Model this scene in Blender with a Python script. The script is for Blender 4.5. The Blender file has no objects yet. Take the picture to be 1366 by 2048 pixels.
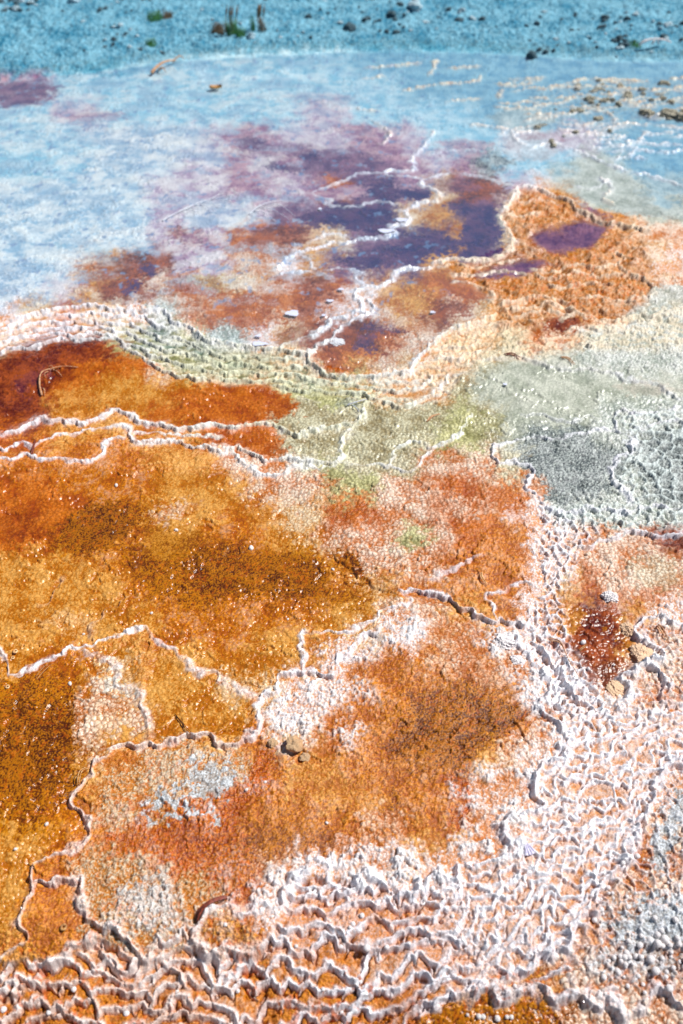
import bpy, math, random, time
import numpy as np
T0 = time.time()
random.seed(7)
scene = bpy.context.scene
COL = scene.collection
F32 = np.float32

# ------------------------------------------------------------------ camera geometry
CAM_H = 1.40
DEP = math.radians(43.0)
FPX = 1024.0 / math.tan(math.radians(30.0))
CS, SN = math.cos(DEP), math.sin(DEP)

# relief of the whole site: broad steps of the terraces (metres), listed from far to near
HV = [-640, 60, 110, 160, 600, 690, 790, 1000, 1400, 1700, 1850, 2048, 2700]
HL = [0.30, 0.06, 0.03, 0, 0, -.014, -.044, -.052, -.058, -.064, -.074, -.130, -.28]
HR = [0.30, 0.06, 0.03, 0, 0, -.010, -.020, -.034, -.048, -.052, -.070, -.124, -.28]
def Hmac(u, v):
    a = np.interp(v, HV, HL); b = np.interp(v, HV, HR)
    t = np.clip((u - 500) / 600.0, 0, 1); t = t * t * (3 - 2 * t)
    return a * (1 - t) + b * t
def pix2w(u, v, dz=0.0):
    u = np.asarray(u, dtype=np.float64); v = np.asarray(v, dtype=np.float64)
    rx = (u - 683) / FPX; ry = CS + SN * (1024 - v) / FPX; rz = -SN + CS * (1024 - v) / FPX
    h = Hmac(u, v)
    t = (CAM_H - h) / (-rz)
    return rx * t, ry * t, h + dz

# ------------------------------------------------------------------ noise
def _h(ix, iy, s):
    n = (ix.astype(np.int64) * 374761393 + iy.astype(np.int64) * 668265263 + s * 1442695041) & 0xFFFFFFFF
    n = ((n ^ (n >> 13)) * 1274126177) & 0xFFFFFFFF
    n = (n ^ (n >> 16)) & 0xFFFFFFFF
    n = (n * 2246822519) & 0xFFFFFFFF
    return ((n ^ (n >> 15)) & 0xFFFFFF).astype(F32) * F32(1 / 16777216.0)
def perlin(x, y, s=0):
    x0 = np.floor(x); y0 = np.floor(y); fx = (x - x0).astype(F32); fy = (y - y0).astype(F32)
    ix = x0.astype(np.int64); iy = y0.astype(np.int64)
    ux = fx * fx * fx * (fx * (fx * 6 - 15) + 10); uy = fy * fy * fy * (fy * (fy * 6 - 15) + 10)
    r = []
    for dy in (0, 1):
        for dx in (0, 1):
            a = _h(ix + dx, iy + dy, s) * F32(6.2831853)
            r.append(np.cos(a) * (fx - dx) + np.sin(a) * (fy - dy))
    return ((r[0] * (1 - ux) + r[1] * ux) * (1 - uy) + (r[2] * (1 - ux) + r[3] * ux) * uy) * F32(1.5)
def fbm(x, y, o=4, s=0, g=0.5):
    a = 1.0; t = 0; r = 0
    for i in range(o):
        r = r + perlin(x * 2 ** i + 17.3 * i, y * 2 ** i - 9.1 * i, s + i) * F32(a); t += a; a *= g
    return r / F32(t)
def worley(x, y, s=0, jit=0.9):
    ix = np.floor(x).astype(np.int64); iy = np.floor(y).astype(np.int64)
    f1 = np.full(x.shape, 9, F32); f2 = f1.copy(); idd = np.zeros(x.shape, F32)
    for dy in (-1, 0, 1):
        for dx in (-1, 0, 1):
            cx = ix + dx; cy = iy + dy
            hx = _h(cx, cy, s); hy = _h(cx, cy, s + 31)
            px = (cx + 0.5 + (hx - 0.5) * jit - x).astype(F32); py = (cy + 0.5 + (hy - 0.5) * jit - y).astype(F32)
            d = px * px + py * py
            m = d < f1
            f2 = np.where(m, f1, np.minimum(f2, d)); idd = np.where(m, hx * 0.5 + hy * 0.5, idd); f1 = np.where(m, d, f1)
    return np.sqrt(f1), np.sqrt(f2), idd
def sst(a, b, x):
    t = np.clip((x - a) / (b - a), 0, 1); return t * t * (3 - 2 * t)

# ------------------------------------------------------------------ sample lattice (finest where the ground is nearest the viewer)
STEP = 1.5
uc = np.arange(-110, 1478, STEP)
def stretch(start, end, s0, g):
    out = []; x = start; s = s0
    sg = 1 if end > start else -1
    while (x - end) * sg < 0:
        x += sg * s; s *= g; out.append(x)
    return out
us = np.array(sorted(stretch(uc[0], -5200, 2, 1.045)) + list(uc) + stretch(uc[-1], 6600, 2, 1.045))
vc = np.arange(-30, 2110, STEP)
vs = np.array(sorted(stretch(vc[0], -560, 3, 1.05)) + list(vc) + stretch(vc[-1], 2640, 5, 1.12))
NU, NV = len(us), len(vs)
U, V = np.meshgrid(us, vs)
X, Y, HM = pix2w(U, V)
print('grid', NU, NV, NU * NV)
DIST = np.sqrt(X * X + Y * Y + CAM_H ** 2).astype(F32)
X32 = X; Y32 = Y

# bilinear lookups into coarse tables indexed in the plan
def lookup(tab, fu, fv):
    h, w = tab.shape[:2]
    fu = np.clip(fu, 0, w - 1.001); fv = np.clip(fv, 0, h - 1.001)
    i = fu.astype(np.int32); j = fv.astype(np.int32)
    a = (fu - i).astype(F32); b = (fv - j).astype(F32)
    if tab.ndim == 3: a = a[..., None]; b = b[..., None]
    return (tab[j, i] * (1 - a) + tab[j, i + 1] * a) * (1 - b) + (tab[j + 1, i] * (1 - a) + tab[j + 1, i + 1] * a) * b

# mask rasters on a 4 px lattice
LU = np.arange(0, 1370, 4.0); LV = np.arange(0, 2056, 4.0)
LGU, LGV = np.meshgrid(LU, LV)
def polymask(poly, soft=8):
    ins = np.zeros(LGU.shape, bool); D = np.full(LGU.shape, 1e9)
    n = len(poly)
    for i in range(n):
        x1, y1 = poly[i]; x2, y2 = poly[(i + 1) % n]
        c = ((y1 > LGV) != (y2 > LGV))
        with np.errstate(divide='ignore', invalid='ignore'):
            xx = (x2 - x1) * (LGV - y1) / (y2 - y1 if y2 != y1 else 1e-9) + x1
        ins ^= c & (LGU < xx)
        dx, dy = x2 - x1, y2 - y1; L = dx * dx + dy * dy + 1e-9
        t = np.clip(((LGU - x1) * dx + (LGV - y1) * dy) / L, 0, 1)
        D = np.minimum(D, (LGU - x1 - t * dx) ** 2 + (LGV - y1 - t * dy) ** 2)
    D = np.sqrt(D) * np.where(ins, 1, -1)
    return np.clip(0.5 + D / (2.0 * soft), 0, 1).astype(F32)

# ------------------------------------------------------------------ deposit kinds
def lin(c):
    return tuple(((x / 255.0) / 12.92 if x <= 10 else (((x / 255.0) + 0.055) / 1.055) ** 2.4) for x in c)
KALB = 0.93
# light, dark, [blister mm, crease colour, granular mm, white popcorn, wet, mottling scale]
PAL = {
 'g': ((120,190,212), (52,118,146), 0.0, 0.0, 1.0, 0.0, 0.0),
 'b': ((158,198,210), (112,162,186), 0.0, 0.0, 0.3, 0.0, 1.0),
 'w': ((208,230,234), (146,196,214), 0.0, 0.0, 0.3, 0.0, 1.0),
 'W': ((242,242,238), (158,182,202), 0.3, 0.1, 0.4, 0.0, 0.9),
 'l': ((228,218,220), (176,152,172), 0.4, 0.15, 0.4, 0.0, 0.9),
 'p': ((204,166,172), (142,98,128), 0.3, 0.2, 0.4, 0.0, 1.0),
 'u': ((146,104,126), (88,62,98), 0.3, 0.2, 0.4, 0.0, 1.0),
 'n': ((92,62,98), (34,32,88), 0.3, 0.2, 0.4, 0.0, 1.0),
 'r': ((216,136,84), (160,76,36), 1.0, 0.5, 0.5, 0.0, 0.9),
 'x': ((176,98,66), (92,38,30), 0.7, 0.3, 0.5, 0.0, 0.9),
 'k': ((244,224,204), (196,116,62), 1.6, 0.9, 0.5, 0.1, 0.4),
 'o': ((228,152,78), (166,82,18), 1.0, 0.4, 0.8, 0.3, 0.7),
 'd': ((206,130,44), (96,42,4), 0.3, 0.1, 1.2, 0.0, 0.8),
 't': ((234,180,116), (178,104,44), 1.0, 0.35, 0.6, 0.0, 0.6),
 'G': ((216,212,160), (146,142,94), 1.6, 0.8, 0.5, 0.0, 0.7),
 's': ((230,224,196), (160,144,108), 1.8, 0.9, 0.5, 0.0, 0.7),
 'e': ((222,222,208), (168,172,156), 0.7, 0.5, 0.5, 0.0, 0.8),
 'c': ((190,198,192), (48,60,66), 1.2, 0.9, 1.3, 0.35, 0.5),
 'h': ((250,244,246), (222,158,112), 0.8, 0.4, 0.9, 0.5, 0.1),
 'q': ((230,166,94), (150,84,24), 1.4, 0.5, 1.4, 0.2, 0.4),
 'm': ((238,240,232), (150,160,148), 1.8, 0.9, 1.2, 0.3, 0.2),
 'y': ((246,224,190), (202,146,88), 1.2, 0.6, 1.0, 0.3, 0.3),
 'z': ((222,230,236), (160,156,150), 1.0, 0.4, 1.2, 0.4, 0.1),
 'Z': ((216,198,168), (196,120,40), 1.2, 0.6, 1.3, 0.5, 0.5),
 'D': ((186,112,30), (78,34,4), 0.3, 0.1, 1.2, 0.0, 0.8),
 'R': ((212,124,42), (150,62,8), 0.4, 0.2, 1.4, 0.8, 1.0),
}
ROWS = """g27|g27|g5b2w7b13|p2w14b11|w2l2w7w1l2w5b8|W8l1p2l3p2l1w3W1w1l2b3|w2W5l2p1l1p1u3p2l1p1c1w3e2b2
W6l3p2l1p1r1u1n1p1y1x1x1l1h1y1e1e3|W6l3W1l1u1u1n1n1n1y1t1n1u1y1q2u1q1k1e1|W6l1p1l1r2x1t1y1u2n2t1n1y1u2q2y1k1
W3k1t1x2l2k2h1t1u1n1u1n1t1q1u2q3y1q1y1|W2l1t1x1x1k1r1k1y1k1r1x1r1h1t1t1r1r1x1q5y1k1|h1y1r1y2h1m1k1r3k1r1h2k1t1x1k1y3k1q1k1m2
y1r1x2G2m1G1m2h1y1x3r1k2y2s1r1k1m4|x3r3k1G1s3y1k1r1t1k1y3s1e3m4|x2r2t4o1r2G1s1G2y3s1e8|x2t4r5s2s3s2G1s1e4m3
r2t6r3s6G2s1e1c3m1z1c1|o6t3k3s1G1s3k3s1c4m1c1|r2o4t4k3G2k2r2k1o1k1c2m2c1|r4d2t3o2y2r2k2r3o1h1m5
r2d3o1t2o3t2k2k1G1k1r2o1h2k1k2x1|t3o2d8t1k3k1o3h2k4|t5o1d7o1t2o5h1y1r1k3|t6o7t2k3t2o1h1r1x2t1h1|t6o4t4y1h2o1k1o1h2r1x2t1k1
t1o3t9h1o3y1k1o1k1h2x1t1k2|d3t1k1t5y1h2k1o2d4o1h4k2|d3k1t1k1t4y1h1k2o1d5o1k1h4k1|d3k1t6o1y1k2o1d5o1k1h5|d3t1Z6R1o1t2d5t1k1h6
d3t1Z5R2o3d2o2R1k1h7|d2o2Z1R1Z1R2o9R1k1h5o1k1|t2o2R6o6t3h1k1h4o1k1|t1o2Z3R4k2h2k2t1h2k1h4h1o1k1|t1o2Z6R1k1h12o2k2
t1o2Z5k1o1h13o1z3|q3Z4k2o2h12o1k1z2|q4k4q3k5h4q2k2z1k2|q5k4q6k3q3t2k4|q8k3q3d9k4"""
rows = []
import re
for r in ROWS.replace('\n', '|').split('|'):
    s = ''.join(c * int(n) for c, n in re.findall(r'([A-Za-z])(\d+)', r))
    if len(s) != 27: print('BAD ROW', len(rows), len(s), r)
    rows.append((s + s[-1] * 27)[:27])
print('rows', len(rows))
# each cell carries light rgb, dark rgb and five surface numbers
PT = {k: np.array(list(lin(a[0])) + list(lin(a[1])) + list(a[2:]), F32) for k, a in PAL.items()}
TAB = np.stack([np.stack([PT[c] for c in r]) for r in rows])
# local patches: (kind, cx, cy, rx, ry, angle deg, strength)
PATCH = """u 30 188 85 22 -6 .9;b 700 128 450 14 0 .5;p 190 232 60 10 -3 .6;p 640 196 70 12 3 .35;n 505 285 26 12 5 .7;u 520 300 60 12 5 .5
n 560 333 40 8 5 .7;u 600 300 50 14 5 .5;n 645 318 45 12 8 .95;u 700 330 85 22 5 .8;p 700 258 50 8 0 .6;p 930 290 60 12 5 .6;c 1005 322 25 10 8 .8
n 760 380 60 14 5 .9;n 840 385 30 12 0 1;p 680 385 50 14 -8 .9;n 720 440 85 22 12 1;n 640 438 40 16 5 .8;n 860 415 30 10 0 .2
n 840 495 90 20 -8 1;n 740 522 70 14 0 .8;n 960 470 62 34 -65 1;n 930 415 35 12 10 .7;x 960 375 60 18 5 .8;u 900 370 60 14 0 .5;x 560 470 60 20 0 .7
n 1010 512 40 16 0 .6;x 380 470 45 16 10 .6;p 400 475 40 12 5 .7;l 420 420 60 20 -10 .7;u 300 470 16 5 10 .5
x 250 530 65 20 -8 .7;x 245 570 45 13 -20 .8;n 300 540 18 12 30 .8;n 262 572 22 6 -15 .8;r 400 575 40 14 -10 .8;G 420 560 60 12 0 .45;y 490 560 50 16 0 .5
r 490 620 60 34 10 .8;r 400 640 40 12 20 .6;r 590 590 70 26 0 .8;x 630 600 45 16 -40 .7;x 600 655 60 10 -25 .5;h 560 570 40 10 0 .4
x 720 670 80 34 -10 .9;n 730 690 34 16 -40 .6;n 760 655 40 12 0 .6;r 680 710 60 14 0 .7;r 930 580 55 20 5 .8;t 830 590 60 22 0 .6;x 910 615 35 14 0 .8;k 800 640 50 14 -10 .5
u 1105 486 44 18 10 .9;u 1172 462 46 26 -20 1;u 1040 535 60 14 -12 1.2;u 1000 548 50 8 -5 1;x 1130 640 50 18 -8 .9;q 1090 410 60 30 0 .8;q 1220 580 90 26 -5 .8;q 1180 510 80 18 0 .3
x 120 700 110 30 -5 .9;n 90 715 60 14 -10 .15;n 235 680 40 8 20 .4;n 60 760 40 18 -30 .3;t 200 790 90 24 0 .6;r 470 800 110 30 3 .9;x 545 815 30 10 -10 .4
G 660 790 60 20 10 .9;c 700 800 30 12 0 .5;G 300 690 70 20 35 .5;G 350 700 60 12 30 .6;s 400 720 60 18 20 .4;c 395 690 18 14 40 .6;c 315 660 20 14 40 .5
G 960 860 60 22 -20 .5;G 720 970 45 22 20 .5;G 830 1085 36 16 0 .6;k 880 1010 80 30 20 .5;k 960 1030 70 26 20 .6;o 1010 1040 40 30 0 .5;k 800 1000 60 24 0 .5;r 940 970 60 16 10 .5;r 1015 1000 25 40 -20 .7;r 970 1050 28 22 0 .9;r 900 1090 30 12 0 .5
o 1000 1100 60 60 -30 .6;r 530 885 40 22 10 .7;s 620 890 50 22 5 .7;k 620 960 60 20 0 .5;o 200 895 60 14 -5 .9;o 300 862 60 6 4 .6;o 60 865 40 6 -12 .7
r 60 1020 120 50 15 .8;x 30 1040 60 30 20 .4;D 200 1050 70 44 -10 1;D 150 1075 50 16 30 .6;t 340 1060 65 42 -25 .8;k 350 1020 50 14 -20 .6;t 150 1180 120 50 -30 .8
t 260 1230 55 38 0 .9;D 470 1130 190 52 14 .5;D 610 1185 110 32 5 .55;D 690 1130 40 14 40 .9;x 660 1110 40 8 40 .3;t 540 1040 70 26 35 .6;y 600 1060 50 16 40 .6
t 540 1290 60 28 -10 .7;t 640 1290 40 26 0 .7;y 470 1370 30 30 60 .5;t 380 1400 90 60 40 .5;y 240 1340 40 26 20 .5;k 210 1400 40 50 0 .6;m 235 1370 30 16 30 .5
D 70 1490 80 90 -30 .7;D 130 1560 45 50 -30 .6;t 60 1720 60 30 -30 .7;t 40 1660 30 16 0 .4;d 110 1630 60 26 -40 .3
r 950 1470 60 8 10 .3;D 960 1440 100 50 -10 .85;D 800 1340 60 34 20 .4;R 790 1350 60 34 20 .6;R 860 1440 60 30 30 .5;h 810 1255 44 28 20 .8;h 700 1310 30 40 -40 .7
h 570 1430 60 40 -30 .6;h 670 1400 50 36 20 .8;z 820 1250 24 14 0 .5;y 760 1180 40 16 30 .4;o 800 1440 170 120 -15 .85;d 900 1440 130 70 -10 .8;o 640 1600 110 60 0 .7;D 930 1450 90 36 -10 .5;k 900 1330 70 24 10 .45;k 970 1340 40 24 0 .4;h 930 1600 22 40 0 .0
R 925 1590 16 44 10 1;k 985 1610 45 60 10 .8;h 980 1600 40 50 -10 .6;h 920 1690 50 22 -30 .6;k 770 1640 50 26 10 .6;h 790 1710 60 20 0 .6;h 660 1690 60 22 -30 .4
Z 370 1540 110 50 10 1;z 420 1560 60 34 30 .8;z 360 1610 70 24 0 .9;R 380 1655 110 18 -10 1.2;R 510 1530 16 50 20 1.1;R 470 1600 16 40 30 1.1;x 370 1672 50 8 0 .6;o 250 1510 50 20 -30 .7
R 330 1700 110 34 10 .5;d 560 1640 70 40 0 .3;t 620 1560 60 30 0 .7;t 700 1600 60 30 0 .5;d 500 1700 80 40 0 .3;o 110 1850 60 60 0 .8;d 140 1900 60 14 0 .4
z 300 1800 70 40 20 .5;q 450 1860 50 26 0 .9;D 860 1500 90 40 10 .6;D 560 1670 80 30 0 .5;h 640 1250 0.1 0.1 0 0;W 330 300 120 40 0 .5;W 420 430 60 26 -10 .6;t 420 1010 70 20 -20 .7;y 130 1245 60 20 0 .3;e 1250 700 0.1 0.1 0 0;x 1190 1260 50 60 -20 .9;x 1200 1330 44 50 -20 .8;t 1130 1230 30 50 0 .6;k 1280 1150 80 50 10 .7;s 1310 1140 60 30 0 .5
x 1340 1080 40 14 5 .8;r 1290 1190 60 12 0 .5;h 1030 1030 30 16 0 .5;m 1260 1040 90 16 -3 .9;c 1130 925 90 34 0 1;c 1170 980 70 24 0 1;c 1320 925 50 44 10 1;c 1345 990 34 14 0 1;m 1240 870 60 16 0 .6
e 1100 760 160 40 3 .6;x 1290 775 60 12 5 .25;o 1250 1640 20 80 -30 .9;z 1345 1650 24 90 20 .9;z 1290 1840 60 44 0 1;k 1230 1760 40 50 -20 .6;o 1180 1880 60 20 -40 .7;z 1300 1930 50 26 0 .7
k 1140 1900 40 20 0 .3;d 1000 2030 170 30 0 1;w 100 400 200 140 0 .35;w 60 300 120 60 0 .6;b 70 350 20 6 0 .5;b 190 500 30 6 0 .4;b 120 490 20 6 0 .4
h 1330 520 60 30 0 .7;m 1340 600 50 30 0 .8;y 1300 500 40 40 0 .6;e 1260 390 110 40 8 .9;e 1150 340 60 20 5 .5;b 1330 340 60 60 0 .5;b 1010 160 120 14 0 .6;e 1040 235 60 20 0 .5;p 1080 270 50 8 3 .5;k 1300 470 60 14 0 .6;h 1060 290 60 26 0 .4;n 1330 232 50 6 0 .5"""
PATCHES = []
for p in PATCH.replace('\n', ';').split(';'):
    q = p.split(); PATCHES.append((q[0],) + tuple(float(a) for a in q[1:]))

ins = (U > -200) & (U < 1566) & (V > -60) & (V < 2140)
# plan warp, stronger in metres than in a fixed unit so that it looks alike near and far
ppm = (FPX / DIST)                         # lattice units per metre across
fsh = np.clip(CAM_H / DIST, .15, 1)        # foreshortening of depth
wn1 = fbm(X * 9, Y * 9, 4, 11); wn2 = fbm(X * 9 + 50, Y * 9 + 20, 4, 23)
wn3 = fbm(X * 45, Y * 45, 3, 41); wn4 = fbm(X * 45 + 9, Y * 45 + 5, 3, 57)
wxx = X + .0022 * perlin(X * 180, Y * 180, 301); wyy = Y + .0022 * perlin(X * 180 + 8, Y * 180, 302)
sz = .0105
c1, c2, cid = worley(wxx / sz, wyy / sz, 311, .95)
p1, p2, pid = worley(X / .0062, Y / .0062, 331, 1.0)
q1, q2, qid = worley(X / .017, Y / .017, 351, 1.0)
fine = fbm(X * 260, Y * 260, 3, 371, .65)
medi = fbm(X * 70, Y * 70, 4, 381, .6)
big = fbm(X * 14, Y * 14, 4, 391, .55)
jc = (cid - .5) * .030 + (qid - .5) * .022 + (pid - .5) * .018; jd = (_h((cid * 9973).astype(np.int64), (qid * 9973).astype(np.int64), 5) - .5) * .045
UW = U + ppm * (.034 * wn1 + .020 * wn3 + jc + .010 * fine)
VW = V + ppm * fsh * (.034 * wn2 + .020 * wn4 + jd + .010 * medi)
fu = (UW - 25) / 50.0; fv = (VW - 25) / 50.0
fu = fu + .42 * fbm(X * 16 + 2, Y * 10, 4, 461, .62) * 1.6; fv = fv + .42 * fbm(X * 16 + 31, Y * 10 + 7, 4, 471, .62) * 1.6
for _q in (fu, fv): _f = _q - np.floor(_q); _q += (sst(.15, .85, _f) - _f) * .8
A = lookup(TAB, fu, fv)
del fu, fv
for (c, cx, cy, rx, ry, an, st) in PATCHES:
    r = max(rx, ry) * 1.7
    j0, j1 = np.searchsorted(vs, [cy - r - 30, cy + r + 30]); i0, i1 = np.searchsorted(us, [cx - r - 30, cx + r + 30])
    a = math.radians(an); ca, sa = math.cos(a), math.sin(a)
    du = UW[j0:j1, i0:i1] - cx; dv = VW[j0:j1, i0:i1] - cy
    nz_ = wn2[j0:j1, i0:i1] * .45 + wn3[j0:j1, i0:i1] * .3 + wn1[j0:j1, i0:i1] * .3
    q = nz_ + np.sqrt(((du * ca + dv * sa) / rx) ** 2 + ((-du * sa + dv * ca) / ry) ** 2)
    m = (np.clip((1.22 - q) / .34, 0, 1)) * min(st, 1.0)
    m = (m * m * (3 - 2 * m)).astype(F32)[..., None]
    A[j0:j1, i0:i1] = A[j0:j1, i0:i1] * (1 - m) + PT[c] * m
print('palette', time.time() - T0)

# ------------------------------------------------------------------ rims (traced ledges)
# kind: (lip mm, lip half width mm, drop mm, drop reach mm, white) ; low ground lies on the right of the direction of travel
RK = {
 'A': (6, 5, 7, 60, 1.0), 'B': (5, 4.2, 4, 40, 1.0), 'C': (4.0, 3.2, 4, 40, .9), 'D': (8, 7, 6, 50, 1.0), 'E': (6, 4.2, 5, 40, .75),
 'F': (4, 3.4, 10, 60, .9), 'H': (3.4, 4.2, 3, 40, .9), 'I': (3.0, 6, 2, 30, .6), 'J': (1.0, 3, 5, 40, .15), 'K': (7, 4.5, 8, 40, .9),
 'N': (0.0, 2, 6, 25, 0), 'S': (7, 6.5, 4, 60, 1.0), 's': (3, 4.5, 3, 50, .8), 't': (2, 5, 5, 50, .5), 'f': (10, 8, 3, 60, .85), 'L': (5, 4.6, 10, 26, .95), 'l': (4, 4.5, 7, 22, .7), 'Q': (8, 6, 9, 50, .8), 'O': (9, 6, 7, 50, 1.0),
}
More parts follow.
